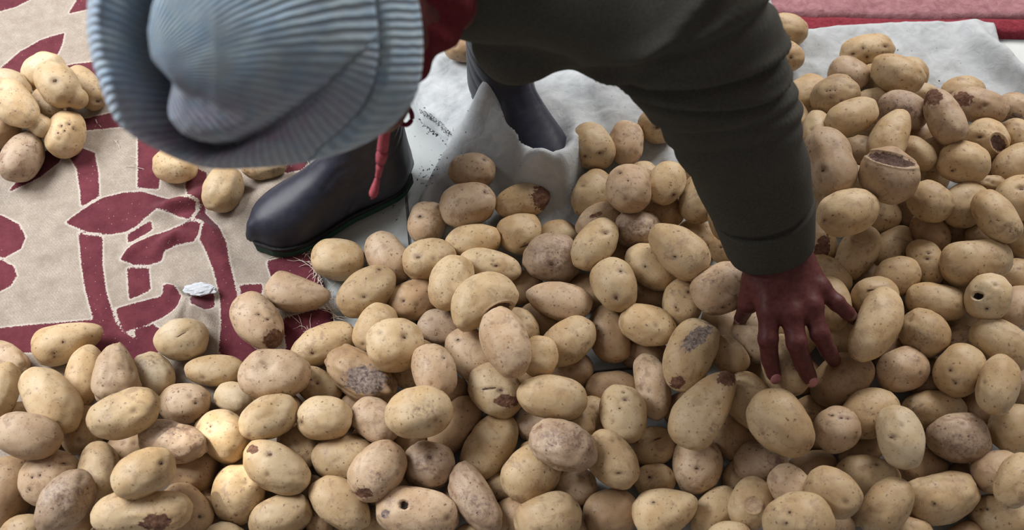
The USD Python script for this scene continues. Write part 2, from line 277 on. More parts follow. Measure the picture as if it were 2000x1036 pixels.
# ------------------------------------------------------------------ the setting
# floor: 40 cm white tiles, turned nine degrees, joints recessed
fl = UsdGeom.Xform.Define(stage, '/World/floor').GetPrim(); data(fl, kind='structure', label='white glossy tiled floor showing between the potatoes', category='floor')
ta = math.radians(7.47); tx = np.array([math.cos(ta), math.sin(ta)]); ty = np.array([-tx[1], tx[0]]); J0 = np.array([-0.154, 0.817]); TS = .56; GAP = .0042
def slab(c, sx, sy, z0, z1, ch=.0008):
    """a tile with a small chamfer"""
    q = np.array([[-1, -1], [1, -1], [1, 1], [-1, 1]]) / 2 * [sx, sy]
    ring = lambda s, z: np.c_[c + (q * s) @ np.array([tx, ty]), np.full(4, z)]
    v = np.vstack([ring(1, z0), ring(1, z1 - ch), ring(1 - 2 * ch / sx, z1)])
    f = [[0, 3, 2, 1], [8, 9, 10, 11]]
    for a in (0, 4):
        for j in range(4): f.append([a + j, a + (j + 1) % 4, a + 4 + (j + 1) % 4, a + 4 + j])
    return v, f
gv, gf = slab(J0, 6.0, 6.0, -.03, -.0022); put('grout', gv, gf, 'grout', fl, smooth=False)
for i in range(-4, 4):
    for j in range(-2, 6):
        c = J0 + tx * (i + .5) * TS + ty * (j + 1.0) * TS
        if -1.5 < c[0] < 1.6 and -.5 < c[1] < 2.1:
            v, f = slab(c, TS - GAP, TS - GAP, -.012, 0); put('tile', v, f, 'tile', fl, smooth=False)
def sheet(poly, step, height, thick):
    """a cloth lying on the floor: the grid points inside the outline, raised by height(x, y); closed below, edges snapped to the outline"""
    pg = Polygon(poly).buffer(0); x0, y0, x1, y1 = pg.bounds
    xs = np.arange(x0 - step, x1 + 2 * step, step); ys = np.arange(y0 - step, y1 + 2 * step, step)
    X, Y = np.meshgrid(xs, ys, indexing='ij'); P = np.c_[X.ravel(), Y.ravel()]
    ins = shapely.contains_xy(pg, P[:, 0], P[:, 1]).reshape(X.shape)
    cell = ins[:-1, :-1] | ins[1:, :-1] | ins[:-1, 1:] | ins[1:, 1:]
    use = np.zeros_like(ins); 
    for a, b in np.ndindex(2, 2): use[a:X.shape[0] - 1 + a, b:X.shape[1] - 1 + b] |= cell
    out = use & ~ins
    o = np.argwhere(out); pts = shapely.points(X[out], Y[out]); line = pg.exterior
    sn = shapely.line_interpolate_point(line, shapely.line_locate_point(line, pts))
    X[out], Y[out] = shapely.get_x(sn), shapely.get_y(sn)
    idx = -np.ones(X.shape, int); idx[use] = np.arange(use.sum())
    V = np.c_[X[use], Y[use]]; c = np.argwhere(cell)
    g = lambda a, b: idx[c[:, 0] + a, c[:, 1] + b]
    Q = np.stack([g(0, 0), g(1, 0), g(1, 1), g(0, 1)], 1); T = np.vstack([Q[:, [0, 1, 2]], Q[:, [0, 2, 3]]])
    edge = shapely.distance(pg.exterior, shapely.points(V[:, 0], V[:, 1]))
    rim = np.sqrt(np.clip(edge / thick, 0, 1) * (2 - np.clip(edge / thick, 0, 1)))
    top = np.c_[V, .0008 + (thick + height(V)) * rim]
    n = len(V); bot = np.c_[V, np.full(n, .0005)]
    return np.vstack([top, bot]), np.vstack([T, T[:, ::-1] + n]), V
def ridge(P, line, w, h):
    d, t, s = polydist(P, line); return np.interp(t, np.linspace(0, 1, len(h)), h) * np.exp(-(d / w) ** 2)
# the blanket at left, woven cream with burgundy leaves and stems
BL = [[-1.4761, 1.8766], [-0.4574, 1.8766], [-0.3274, 1.0428], [-0.3103, 0.9109], [-0.3106, 0.8261], [-0.2934, 0.7634], [-0.2667, 0.7034], [-0.2454, 0.6378], [-0.2166, 0.5907], [-0.2003, 0.5157], [-0.182, 0.1691], [-0.8338, 0.1691]]
MOTIFS = [[[-0.8443, 0.6218], [-0.7061, 0.6313], [-0.6409, 0.6392], [-0.5679, 0.6456], [-0.5181, 0.6163], [-0.4874, 0.5945], [-0.5207, 0.5868], [-0.571, 0.5945], [-0.6545, 0.5945], [-0.8331, 0.5868]], [[-0.6866, 0.9382], [-0.6618, 0.905], [-0.645, 0.8576], [-0.6391, 0.8344], [-0.6151, 0.8501], [-0.6263, 0.8954], [-0.6401, 0.9342], [-0.6627, 0.9441]], [[-0.6331, 0.791], [-0.6156, 0.7325], [-0.6005, 0.6905], [-0.5815, 0.6497], [-0.5593, 0.6218], [-0.5277, 0.5868], [-0.4763, 0.5716], [-0.4937, 0.5907], [-0.5215, 0.6085], [-0.5486, 0.6416], [-0.5716, 0.6905], [-0.5856, 0.7325], [-0.5963, 0.783]], [[-0.6559, 0.8053], [-0.6369, 0.828], [-0.6112, 0.8501], [-0.5826, 0.8594], [-0.5522, 0.8613], [-0.5292, 0.8529], [-0.4988, 0.8409], [-0.4651, 0.8344], [-0.4674, 0.8026], [-0.4941, 0.8135], [-0.5221, 0.8225], [-0.5393, 0.8135], [-0.5497, 0.8008], [-0.5647, 0.7892], [-0.5862, 0.7848], [-0.621, 0.7901]], [[-0.5837, 0.9842], [-0.5479, 0.9721], [-0.5341, 0.905], [-0.5293, 0.866], [-0.5456, 0.8669], [-0.5621, 0.8688]], [[-0.5624, 0.7411], [-0.5476, 0.7671], [-0.5224, 0.783], [-0.4944, 0.7937], [-0.4697, 0.8026], [-0.4492, 0.7919], [-0.4604, 0.7689], [-0.4857, 0.7654], [-0.5012, 0.7567], [-0.5025, 0.7394], [-0.5205, 0.7334], [-0.541, 0.7334]], [[-0.5611, 0.7866], [-0.549, 0.7973], [-0.53, 0.808], [-0.5251, 0.7937], [-0.54, 0.7812], [-0.5562, 0.7689]], [[-0.5496, 0.7283], [-0.519, 0.7291], [-0.5091, 0.6921], [-0.5253, 0.6822], [-0.5365, 0.6773]], [[-0.5522, 0.6626], [-0.5288, 0.6707], [-0.4907, 0.6822], [-0.4905, 0.6971], [-0.4733, 0.6938], [-0.4594, 0.6756], [-0.4643, 0.6626], [-0.4846, 0.648], [-0.5091, 0.6353], [-0.5334, 0.6257], [-0.5429, 0.6416]], [[-0.4919, 0.8764], [-0.4807, 0.8464], [-0.4655, 0.828], [-0.4667, 0.7981], [-0.4424, 0.7584], [-0.4252, 0.724], [-0.4101, 0.6822], [-0.4007, 0.6337], [-0.3983, 0.5945], [-0.352, 0.5716], [-0.3333, 0.5868], [-0.3616, 0.6116], [-0.3777, 0.6561], [-0.3909, 0.6988], [-0.4024, 0.7325], [-0.4118, 0.7671], [-0.427, 0.7937], [-0.4522, 0.8207], [-0.4617, 0.8954], [-0.4788, 0.905]], [[-0.4498, 0.6781], [-0.4206, 0.6938], [-0.4148, 0.6658], [-0.426, 0.6553], [-0.4426, 0.661]], [[-0.5206, 0.6289], [-0.4956, 0.6384], [-0.4791, 0.6257], [-0.4749, 0.5945], [-0.4944, 0.5945], [-0.513, 0.6116]], [[-0.7836, 0.783], [-0.777, 0.8135], [-0.752, 0.8189], [-0.7229, 0.8026], [-0.7075, 0.7804], [-0.7091, 0.7602], [-0.7289, 0.7454], [-0.7596, 0.7497]], [[-0.7648, 0.7156], [-0.7531, 0.7394], [-0.7315, 0.7411], [-0.7119, 0.7308], [-0.7036, 0.7156], [-0.708, 0.6988], [-0.7215, 0.6896], [-0.747, 0.6905]], [[-0.8844, 1.0572], [-0.8576, 1.0786], [-0.8312, 1.1037], [-0.8079, 1.1427], [-0.7803, 1.1677], [-0.7442, 1.1838], [-0.742, 1.1563], [-0.7443, 1.1337], [-0.7447, 1.0895], [-0.7698, 1.0572]], [[-1.0251, 1.1907], [-0.9154, 1.2259], [-0.8658, 1.2342], [-0.8409, 1.245], [-0.8121, 1.2692], [-0.8125, 1.3363], [-1.0714, 1.3363]], [[-0.7484, 1.2283], [-0.741, 1.2643], [-0.7383, 1.3237], [-0.6786, 1.3363], [-0.6829, 1.2498], [-0.713, 1.2402]], [[-0.7328, 1.1092], [-0.7093, 1.1159], [-0.681, 1.1203], [-0.6228, 1.1004], [-0.615, 1.0614], [-0.6757, 1.0765], [-0.7091, 1.0786]], [[-0.6829, 0.9986], [-0.6451, 1.0099], [-0.6073, 1.0224], [-0.5961, 0.9863], [-0.6352, 0.9822], [-0.6663, 0.9782]], [[-0.7555, 0.8585], [-0.7441, 0.8859], [-0.7239, 0.9362], [-0.6915, 0.9491], [-0.691, 0.9166], [-0.7136, 0.8878], [-0.7387, 0.8707]], [[-0.3519, 0.7394], [-0.3245, 0.7497], [-0.2922, 0.7584], [-0.2606, 0.6988], [-0.2861, 0.6658], [-0.3176, 0.6905], [-0.3418, 0.7113]], [[-0.3854, 0.7004], [-0.3537, 0.7021], [-0.3509, 0.6855], [-0.38, 0.683]], [[-0.3176, 0.648], [-0.2852, 0.6577], [-0.2469, 0.6675], [-0.2138, 0.5868], [-0.2638, 0.5868], [-0.3064, 0.5945]], [[-0.3543, 0.905], [-0.3329, 0.9225], [-0.3069, 0.9362], [-0.3171, 0.9002], [-0.3409, 0.8906]]]
def blanket_h(P):
    q = np.c_[P * 7, np.zeros(len(P))]; h = .004 * meshkit.fbm(q, 4, 3) + .0012 * meshkit.noise(np.c_[P * 60, np.zeros(len(P))], 9)
    for line, w, hh in [([[-0.5398, 0.8224], [-0.5065, 0.8279], [-0.4705, 0.8408], [-0.4641, 0.8726]], 0.014, (0.003, 0.022, 0.022, 0.004)), ([[-0.4954, 0.8079], [-0.4652, 0.8079], [-0.4346, 0.781], [-0.4094, 0.7373]], 0.012, (0.006, 0.022, 0.006)), ([[-0.5122, 0.7546], [-0.5042, 0.7722], [-0.4855, 0.781], [-0.4536, 0.7686]], 0.01, (0.002, 0.015, 0.003)), ([[-0.4955, 0.7034], [-0.4708, 0.6867], [-0.4571, 0.6702]], 0.008, (0.004, 0.016, 0.004)), ([[-0.4752, 0.6298], [-0.4529, 0.6661], [-0.4245, 0.6458], [-0.4013, 0.6101]], 0.011, (0.003, 0.02, 0.003)), ([[-0.4271, 0.781], [-0.3818, 0.8353], [-0.3348, 0.8917]], 0.02, (0.003, 0.018, 0.006)), ([[-0.5572, 0.7202], [-0.553, 0.7546], [-0.5245, 0.781]], 0.01, (0.001, 0.006, 0.002)), ([[-0.7656, 1.0269], [-0.69, 1.0534], [-0.6221, 1.0428]], 0.02, (0.001, 0.006, 0.001))]: h = h + ridge(P, np.array(line), w, hh)
    return h
v, f, V2 = sheet(BL, .0042, blanket_h, .006)
shp = [Polygon(m).buffer(0).buffer(-.002).buffer(.004).buffer(-.002) for m in MOTIFS]
over = unary_union([shp[i] for i in (3, 5)])
mo = unary_union([s if i in (3, 5) else s.difference(over.buffer(.0055)) for i, s in enumerate(shp)])
pts = shapely.points(V2[:, 0], V2[:, 1]); sd = shapely.distance(mo.boundary, pts) * np.where(shapely.contains_xy(mo, V2[:, 0], V2[:, 1]), -1, 1)
put('blanket', v, f, 'blanket', attrs={'motif': np.r_[sd, sd]}, label='cream woven blanket with burgundy leaf and stem pattern on the floor at left', cat='blanket')
# the batting: soft white wadding under the boot and along the back
BT = [[-0.2861, 1.4368], [0.443, 1.4368], [0.4455, 1.1869], [0.4973, 1.1892], [0.6026, 1.202], [0.6899, 1.2079], [0.7508, 1.2102], [0.8077, 1.2032], [0.8039, 1.1468], [0.8186, 1.0803], [0.8789, 1.0534], [0.8385, 0.9109], [0.5709, 0.8261], [0.3735, 0.7722], [0.245, 0.7546], [0.1107, 0.7373], [0.0, 0.7546], [-0.0974, 0.781], [-0.1422, 0.8079], [-0.1397, 0.8492], [-0.1201, 0.8965], [-0.0969, 0.9503], [-0.1162, 0.9785], [-0.1421, 1.001], [-0.1649, 1.0641]]
def batting_h(P):
    q = np.c_[P * 11, np.zeros(len(P))]; h = .014 * meshkit.fbm(q, 3, 21) + .004 * meshkit.noise(np.c_[P * 45, np.zeros(len(P))], 4) + .0018 * meshkit.noise(np.c_[P * 130, np.zeros(len(P))], 5)
    for line, w, hh in [([[-0.0323, 0.9968], [-0.0159, 0.9603], [0.0094, 0.9109], [0.0355, 0.8632]], 0.026, (0.056, 0.062, 0.064, 0.05)), ([[-0.0386, 0.9846], [-0.0749, 0.9305], [-0.1085, 0.8774], [-0.1264, 0.8445]], 0.022, (0.044, 0.026, 0.014, 0.002)), ([[-0.0437, 0.9553], [-0.0433, 0.9256], [-0.0311, 0.8869]], 0.032, (0.03, 0.03, 0.012)), ([[0.1017, 1.001], [0.0981, 0.9404], [0.0888, 0.8917], [0.0654, 0.8585], [0.023, 0.852]], 0.024, (0.006, 0.036, 0.064, 0.064, 0.04)), ([[0.131, 1.0428], [0.1534, 1.001], [0.1425, 0.9404]], 0.03, (0.004, 0.02, 0.004)), ([[0.0457, 0.8261], [0.0767, 0.8492], [0.1012, 0.8917]], 0.02, (0.002, 0.015, 0.002)), ([[0.2144, 0.9503], [0.2429, 0.9109], [0.2612, 0.9404]], 0.03, (0.002, 0.012, 0.002)), ([[0.7625, 1.1869], [0.7658, 1.1468], [0.7968, 1.0857], [0.8268, 1.0428]], 0.02, (0.015, 0.03, 0.02)), ([[-0.1499, 1.0966], [-0.0896, 1.0269], [-0.0568, 1.0165]], 0.03, (0.002, 0.01, 0.002)), ([[0.0824, 1.0641], [0.1241, 1.0749], [0.1876, 1.0322]], 0.03, (0.002, 0.015, 0.002))]: h = h + ridge(P, np.array(line), w, hh)
    return h
v, f, V2 = sheet(BT, .0042, batting_h, .012)
put('batting_sheet', v, f, 'batting', label='crumpled white fluffy batting sheet spread over the floor around the buried boot', cat='batting')
# the pink rug at the back with its red border
rug = thing('rug', 'dusty pink rug with a red border strip lying behind the batting', 'rug')
RF, RB = [[0.2964, 1.6818], [1.3337, 1.6818], [1.16, 1.1962], [0.863, 1.2102], [0.6047, 1.2138], [0.4157, 1.222], [0.2602, 1.2268]], [[0.2608, 1.2339], [0.4163, 1.2268], [0.6058, 1.2197], [0.8642, 1.2149], [1.1617, 1.2008], [1.1476, 1.1615], [0.8543, 1.1776], [0.7272, 1.1822], [0.5993, 1.1845], [0.4107, 1.1822], [0.2569, 1.1845]]
rh = lambda P: .006 * meshkit.fbm(np.c_[P * 9, np.zeros(len(P))], 4, 31) + .002 * meshkit.noise(np.c_[P * 90, np.zeros(len(P))], 5)
v, f, _ = sheet(RF, .006, rh, .012); put('rug_field', v, f, 'rug_pink', rug, label='dusty pink pile')
v, f, _ = sheet(RB, .005, rh, .009); put('rug_border', v, f, 'rug_red', rug, label='red border strip')

# ------------------------------------------------------------------ the person
person = thing('person', 'person in dark sweater, knitted beanie and rubber boots bending over to reach the potatoes', 'person')
V3 = lambda *a: np.array(a, float)
norm = lambda a: np.asarray(a, float) / np.linalg.norm(a)
# joints (metres)
neck = V3(-0.0301, 0.6969, 0.5988); sh_l = V3(0.1555, 0.6914, 0.5605); sh_r = 2 * neck - sh_l + V3(0, .06, 0); chest = V3(0.0463, 0.8272, 0.5604)
wr_l = V3(0.3278, 0.6502, 0.1799); el_l = V3(0.2389, 0.6878, 0.3891); el_r = V3(-.36, .80, .50); wr_r = V3(-.16, 1.00, .52)
pelvis = V3(-.07, 1.14, .70); hip_r, hip_l = pelvis + V3(-.09, -.03, -.02), pelvis + V3(.09, .0, -.02); kn_r, kn_l = V3(-.20, 1.04, .42), V3(.0, 1.12, .42)
heel_r, toe_r = V3(-0.1834, 0.8811, 0.012), V3(-0.3727, 0.7699, 0.012)      # the boot on the blanket and tile
heel_l = V3(-0.0274, 1.0366, 0.022); toe_l = heel_l + norm(V3(0.0536, 0.8804, 0.022) - heel_l) * .206      # the boot sunk in the batting
def boot_frame(heel, toe):
    x = toe - heel; x[2] = 0; L = np.linalg.norm(x); x /= L
    return x, V3(-x[1], x[0], 0), L
def on_boot(heel, toe, a, b, z):
    x, y, L = boot_frame(heel, toe); return heel + x * a + y * b + V3(0, 0, z)
an_r, an_l = on_boot(heel_r, toe_r, .018, 0, .10), on_boot(heel_l, toe_l, .018, 0, .10)
# head: the crown points left, the face looks down at the pile
head_c = V3(-0.2012, 0.5577, 0.6435); cr = norm(-RT * .93 + UP * .12 - FW * .1); fd = norm(FW * .9 - UP * .35); fd = norm(fd - cr * (fd @ cr)); sd_ = np.cross(cr, fd)
def head_sdf(p):
    q = (p - head_c) @ np.stack([sd_, fd, cr], 1)               # side, face, crown
    d = egg(p, head_c, np.stack([sd_, fd, cr]), V3(.074, .092, .090))
    loc = lambda a, b, c: head_c + sd_ * a + fd * b + cr * c
    d = smin(d, cone(p, loc(0, .035, -.03), loc(0, .062, -.095), .058, .030), .03)       # jaw and chin
    d = smin(d, cone(p, loc(0, .088, .005), loc(0, .106, -.032), .008, .013), .012)       # nose
    d = smin(d, cone(p, loc(-.011, .098, -.036), loc(.011, .098, -.036), .008, .008), .006)
    for s in (-1, 1):
        d = -smin(-d, ball(p, loc(s * .031, .096, .004), .014), .012)                      # eye sockets
        d = smin(d, ball(p, loc(s * .031, .077, .004), .0135), .003)                       # eyeballs' lids
        d = smin(d, cone(p, loc(s * .014, .089, .022), loc(s * .046, .080, .020), .006, .005), .008)   # brows
        d = smin(d, cone(p, loc(s * .075, -.002, .018), loc(s * .073, .006, -.026), .011, .007), .006)  # ears
        d = smin(d, ball(p, loc(s * .042, .066, -.03), .017), .02)                         # cheeks
    d = smin(d, cone(p, loc(-.018, .092, -.060), loc(.018, .092, -.060), .0055, .0055), .004)   # lips
    d = smin(d, cone(p, loc(-.015, .091, -.071), loc(.015, .091, -.071), .006, .006), .004)
    return smin(d, cone(p, loc(0, -.01, -.06), neck, .044, .040), .02)
def body_sdf(p):
    d = head_sdf(p)
    d = smin(d, chain(p, [neck, chest, pelvis], [.05, .085, .11], .03), .03)
    d = smin(d, cone(p, sh_l, sh_r, .042, .042), .03)
    for sh, el, wr in ((sh_l, el_l, wr_l), (sh_r, el_r, wr_r)):
        d = smin(d, chain(p, [sh, el, wr], [.052, .041, .030], .015), .02)
    for hp, kn, an in ((hip_r, kn_r, an_r), (hip_l, kn_l, an_l)):
        d = smin(d, chain(p, [hp, kn, an], [.085, .060, .042], .02), .03)
    for an, heel, toe in ((an_r, heel_r, toe_r), (an_l, heel_l, toe_l)):
        d = smin(d, cone(p, an - V3(0, 0, .05), on_boot(heel, toe, .15, 0, .040), .030, .018), .015)
    q = wr_r; d = smin(d, cone(p, q, q + V3(.05, .02, -.06), .03, .03), .02)              # the other palm, on the thigh
    return d
# left hand: fingers spread over the potatoes, thumb tucked at the left
HJ = {'wrist': V3(0.3252, 0.6342, 0.1819), 'index': [V3(0.3118, 0.5728, 0.1684), V3(0.3086, 0.5413, 0.1553), V3(0.315, 0.5261, 0.1287), V3(0.3206, 0.5136, 0.1157)], 'middle': [V3(0.3376, 0.5682, 0.1691), V3(0.3409, 0.534, 0.1603), V3(0.3536, 0.5188, 0.1325), V3(0.3635, 0.5085, 0.1165)], 'ring': [V3(0.3608, 0.5772, 0.1733), V3(0.3694, 0.5449, 0.1633), V3(0.3837, 0.5322, 0.1417), V3(0.4105, 0.5494, 0.0799)], 'little': [V3(0.3741, 0.6002, 0.1767), V3(0.393, 0.5813, 0.1735), V3(0.4077, 0.5736, 0.163), V3(0.4557, 0.621, 0.0561)], 'thumb': [V3(0.3001, 0.6119, 0.165), V3(0.2935, 0.5958, 0.1472), V3(0.2966, 0.605, 0.0919)]}
def hand_sdf(p):
    w = HJ['wrist']; d = cone(p, el_l * .25 + wr_l * .75, wr_l, .034, .030); d = smin(d, cone(p, wr_l, w, .031, .034), .012)
    up = norm(-FW * .9 + UP * .3)
    across = norm(HJ['index'][0] - HJ['little'][0]); along = norm(HJ['middle'][0] - w); nrm = norm(np.cross(across, along))
    palm = None
    for k, r in (('index', .0145), ('middle', .0150), ('ring', .0145), ('little', .0125)):
        c = cone(p, w + (HJ[k][0] - HJ['middle'][0]) * .55 + along * .006, HJ[k][0], .0225, r); palm = c if palm is None else smin(palm, c, .012)
    d = smin(d, palm, .016)
    d = smin(d, cone(p, HJ['thumb'][0], HJ['thumb'][1], .0175, .0125), .016)
    for k in ('index', 'middle', 'ring', 'little'):
        a, b, c, e = HJ[k]; r = {'index': .0114, 'middle': .0118, 'ring': .0110, 'little': .0096}[k]
        fgr = smin(cone(p, a, b, r * 1.16, r * 1.0), cone(p, b, c, r * 1.02, r * .93), .002); fgr = smin(fgr, cone(p, c, e, r * .93, r * .80), .002)
        fgr = smin(fgr, ball(p, b - FW * .0006, r * 1.03), .004)
        d = smin(d, fgr, .0045)
        d = smin(d, ball(p, a - FW * .0035, r * .95), .012)                                   # knuckles
        t = b * .5 + a * .5
        d = smin(d, cone(p, a - FW * .008, w * .75 + a * .25 - FW * .010, .0032, .003), .008)  # tendons
    a, b, c = HJ['thumb']; d = smin(d, smin(cone(p, a, b, .0135, .0112), cone(p, b, c, .0112, .0088), .003), .006)
    return d
def as_manifold(v, f):
    m = manifold3d.Manifold(manifold3d.Mesh(np.asarray(v, np.float32), np.asarray(f, np.uint32)))
    return m if m.status() == manifold3d.Error.NoError and m.volume() > 0 else None
def extent(pts, r): pts = np.array(pts); return pts.min(0) - r, pts.max(0) + r
pieces = []
lo, hi = extent([head_c, neck, sh_l, sh_r, el_l, el_r, wr_l, wr_r, pelvis, kn_r, kn_l, an_r, an_l, heel_r, toe_r, heel_l, toe_l], .14)
bv, bf = nets(body_sdf, lo, hi, .0085)
lo, hi = extent([x for k in HJ if k != 'wrist' for x in HJ[k]] + [wr_l], .04)
hv, hf = nets(hand_sdf, lo, hi, .0021)
hv = relax(hv, hf, 4, .0022)
hv = hv + vnormals(hv, hf) * (.0009 * (meshkit.fbm(hv * 160, 3, 5) - .5))[:, None]
A_, B_ = as_manifold(bv, bf), as_manifold(hv, hf)
if A_ and B_:
    ms = (A_ + B_).to_mesh(); v, f = np.array(ms.vert_properties[:, :3]), np.array(ms.tri_verts)
else:
    v, f = np.vstack([bv, hv]), np.vstack([bf, hf + len(bv)])
body = put('body', v, f, 'skin', person, label='dark brown skin: the bare left hand with spread fingers reaching into the pile')
for k in ('index', 'middle', 'ring', 'little', 'thumb'):         # finger nails
    tip, prev = HJ[k][-1], HJ[k][-2]; ax = norm(tip - prev); r = {'index': .0104, 'middle': .0108, 'ring': .0100, 'little': .0087, 'thumb': .0105}[k] * .82
    nz = -FW * .8 + ax * .75 if k != 'thumb' else -RT * .75 - FW * .6
    nz = norm(nz - ax * (nz @ ax) * .62); sx = norm(np.cross(ax, nz)); ay = np.cross(nz, sx)
    lv, lf = np.array(trimesh.creation.icosphere(3).vertices), trimesh.creation.icosphere(3).faces
    c = tip + nz * r * .86 + ax * r * .40
    q = lv * [r * .80, r * 1.02, .0017]; q[:, 2] -= (q[:, 0] / r) ** 2 * r * .42 + np.clip(q[:, 1] / r, 0, 1) ** 2 * r * .35
    put('fingernail', c + q[:, :1] * sx + q[:, 1:2] * ay + q[:, 2:] * nz, lf, 'nail', body, label='pale pink nail')
for s in (-1, 1):                                                # eyes looking down at the potatoes
    c = head_c + sd_ * s * .031 + fd * .0815 + cr * .004; ev, ef = np.array(trimesh.creation.icosphere(3).vertices), trimesh.creation.icosphere(3).faces
    put('eyeball', c + ev * .0115, ef, 'eye_white', body)
    put('iris', c + fd * .0075 + ev * .0055, ef, 'iris', body)
# hair: a short dark layer under the hat
ev, ef = np.array(trimesh.creation.icosphere(4).vertices), trimesh.creation.icosphere(4).faces
keep = (ev[ef].mean(1)[:, 1] < .35) | (ev[ef].mean(1)[:, 2] > .45)
ev2 = ev * [.079, .097, .096] * (1 + .03 * (meshkit.noise(ev * 9, 2) - .5))[:, None]
hv2, hf2, hn2, _ = part_faces(ev2, ef, vnormals(ev2, ef), keep); put('hair', head_c + hv2 @ np.stack([sd_, fd, cr]), hf2, 'hair', person)
# trousers
def trousers_sdf(p):
    d = ball(p, pelvis, .15)
    for hp, kn, an in ((hip_r, kn_r, an_r), (hip_l, kn_l, an_l)): d = smin(d, chain(p, [hp, kn, an + (kn - an) * .42], [.105, .078, .060], .03), .04)
    return d
lo, hi = extent([pelvis, kn_r, kn_l, an_r, an_l], .17); tv, tf = nets(trousers_sdf, lo, hi, .008); put('trousers', tv, tf, 'trousers', person)
# sweater: torso and sleeves, creased across the reaching arm
arm = [sh_l, V3(0.1934, 0.6949, 0.4809), el_l, V3(0.2756, 0.6821, 0.3041), V3(0.2987, 0.6668, 0.2482), V3(0.3144, 0.6515, 0.204)]
armr = [.076, .0735, .0655, .0580, .0520, .046]
cuff_dir = norm(arm[-1] - arm[-2])
def sweater_sdf(p):
    d = chain(p, arm, armr, .03)
    d = np.maximum(d, (p - arm[-1]) @ cuff_dir - .012)
    t = chain(p, [sh_l, neck, sh_r], [.076, .058, .070], .03)
    t = smin(t, chain(p, [neck, chest, pelvis + V3(0, 0, .03)], [.058, .115, .155], .04), .03)
    for c, r in [([0.0015, 0.702, 0.4968], 0.0428), ([0.0227, 0.7113, 0.5141], 0.0464), ([0.0555, 0.7242, 0.5219], 0.0529), ([0.0958, 0.7199, 0.5193], 0.0645), ([0.1307, 0.6976, 0.5175], 0.0639), ([0.1672, 0.6826, 0.5085], 0.0589)]: t = smin(t, ball(p, np.array(c), r), .02)
    t = smin(t, chain(p, [sh_r, el_r, wr_r], [.072, .062, .048], .03), .04)
    return smin(d, t, .02)
lo, hi = extent([sh_l, sh_r, neck, el_r, wr_r, pelvis, wr_l, el_l], .19); sv, sf = nets(sweater_sdf, lo, hi, .0058)
fc = sv[sf].mean(1); sv, sf = trimesh.remesh.subdivide(sv, sf)
sv = relax(sv, sf, 14, .006); sm_ = relax(sv, sf, 40, .008); sn = vnormals(sm_, sf)
dis = .004 * (meshkit.fbm(sv * 14, 3, 8) - .5)
for line, w, dep in [([[0.1076, 0.6135, 0.5137], [0.1852, 0.5937, 0.5368], [0.2562, 0.7016, 0.4849]], 0.0048, 0.013), ([[0.1197, 0.6162, 0.492], [0.1914, 0.5938, 0.5018], [0.2686, 0.6863, 0.4524]], 0.0042, 0.01), ([[0.1782, 0.6417, 0.3906], [0.2263, 0.6112, 0.4306], [0.3028, 0.6886, 0.3838]], 0.006, 0.004), ([[0.0977, 0.656, 0.5159], [0.1494, 0.6115, 0.5708], [0.2297, 0.7021, 0.5435]], 0.006, 0.008), ([[0.1543, 0.6288, 0.4412], [0.2052, 0.5911, 0.4769], [0.2863, 0.688, 0.4184]], 0.004, 0.004), ([[0.1574, 0.6453, 0.5678], [0.177, 0.6318, 0.6063], [0.2083, 0.6929, 0.5964]], 0.006, 0.006)]:                                   # creases: grooves with a lip, running round the sleeve (planes through these points)
    a, b, c = (np.array(x) for x in line); nn = norm(np.cross(b - a, c - a))
    ctr = (a + b + c) / 3; along = (sv - a) @ nn; bow = .014 * (meshkit.noise(sv * 6, 17) - .5)
    wgt = np.exp(-(np.linalg.norm(sv - ctr, axis=1) / .17) ** 4)
    s = (along + bow) / (w * 1.25); dep = dep * .75; dis = dis - dep * np.exp(-s ** 2) * wgt + dep * .55 * np.exp(-((s - 1.9) / 1.2) ** 2) * wgt
sv = sv + sn * dis[:, None]; sv = relax(sv, sf, 10, .004)
al = (sv - arm[-1]) @ cuff_dir; rv = sv - arm[-1] - np.outer(al, cuff_dir); rr_ = np.linalg.norm(rv, axis=1); near_ = (rr_ < .11) & (al > -.035) & (np.linalg.norm(sv - arm[-1], axis=1) < .12)
sv = np.where(near_[:, None], arm[-1] + np.outer(np.minimum(al, .010), cuff_dir) + rv * (np.minimum(rr_, .0475) / np.maximum(rr_, 1e-6))[:, None], sv)
seam = (rr_ < .11) & (np.abs(al + .056) < .016); sv = sv - rv * (seam * .10 * np.exp(-((al + .0535) / .0042) ** 2))[:, None]   # the sleeve end stays inside its cuff
sw = put('sweater', sv, sf, 'sweater', person, label='dark charcoal sweater, creased across the reaching arm')
# the cuff: a turned band of its own
cc = arm[-1] - cuff_dir * .004; e1 = norm(np.cross(cuff_dir, [0, 0, 1.])); e2 = np.cross(cuff_dir, e1)
prof = [(-.048, .0500), (-.0470, .0590), (-.042, .0608), (.004, .0540), (.014, .0515), (.0165, .0485), (.013, .0450), (-.01, .043)]
an_ = np.linspace(0, 2 * np.pi, 73)[:-1]; pv = np.array([[cc + cuff_dir * a + (e1 * math.cos(t) + e2 * math.sin(t)) * (r + .0012 * math.sin(3 * t + a * 60)) for a, r in prof] for t in an_])
m = len(prof); i, j = np.meshgrid(np.arange(72), np.arange(m - 1), indexing='ij'); i2 = (i + 1) % 72
q = np.stack([i * m + j, i * m + j + 1, i2 * m + j + 1, i2 * m + j], -1).reshape(-1, 4)
put('cuff', pv.reshape(-1, 3), q, 'sweater', sw)
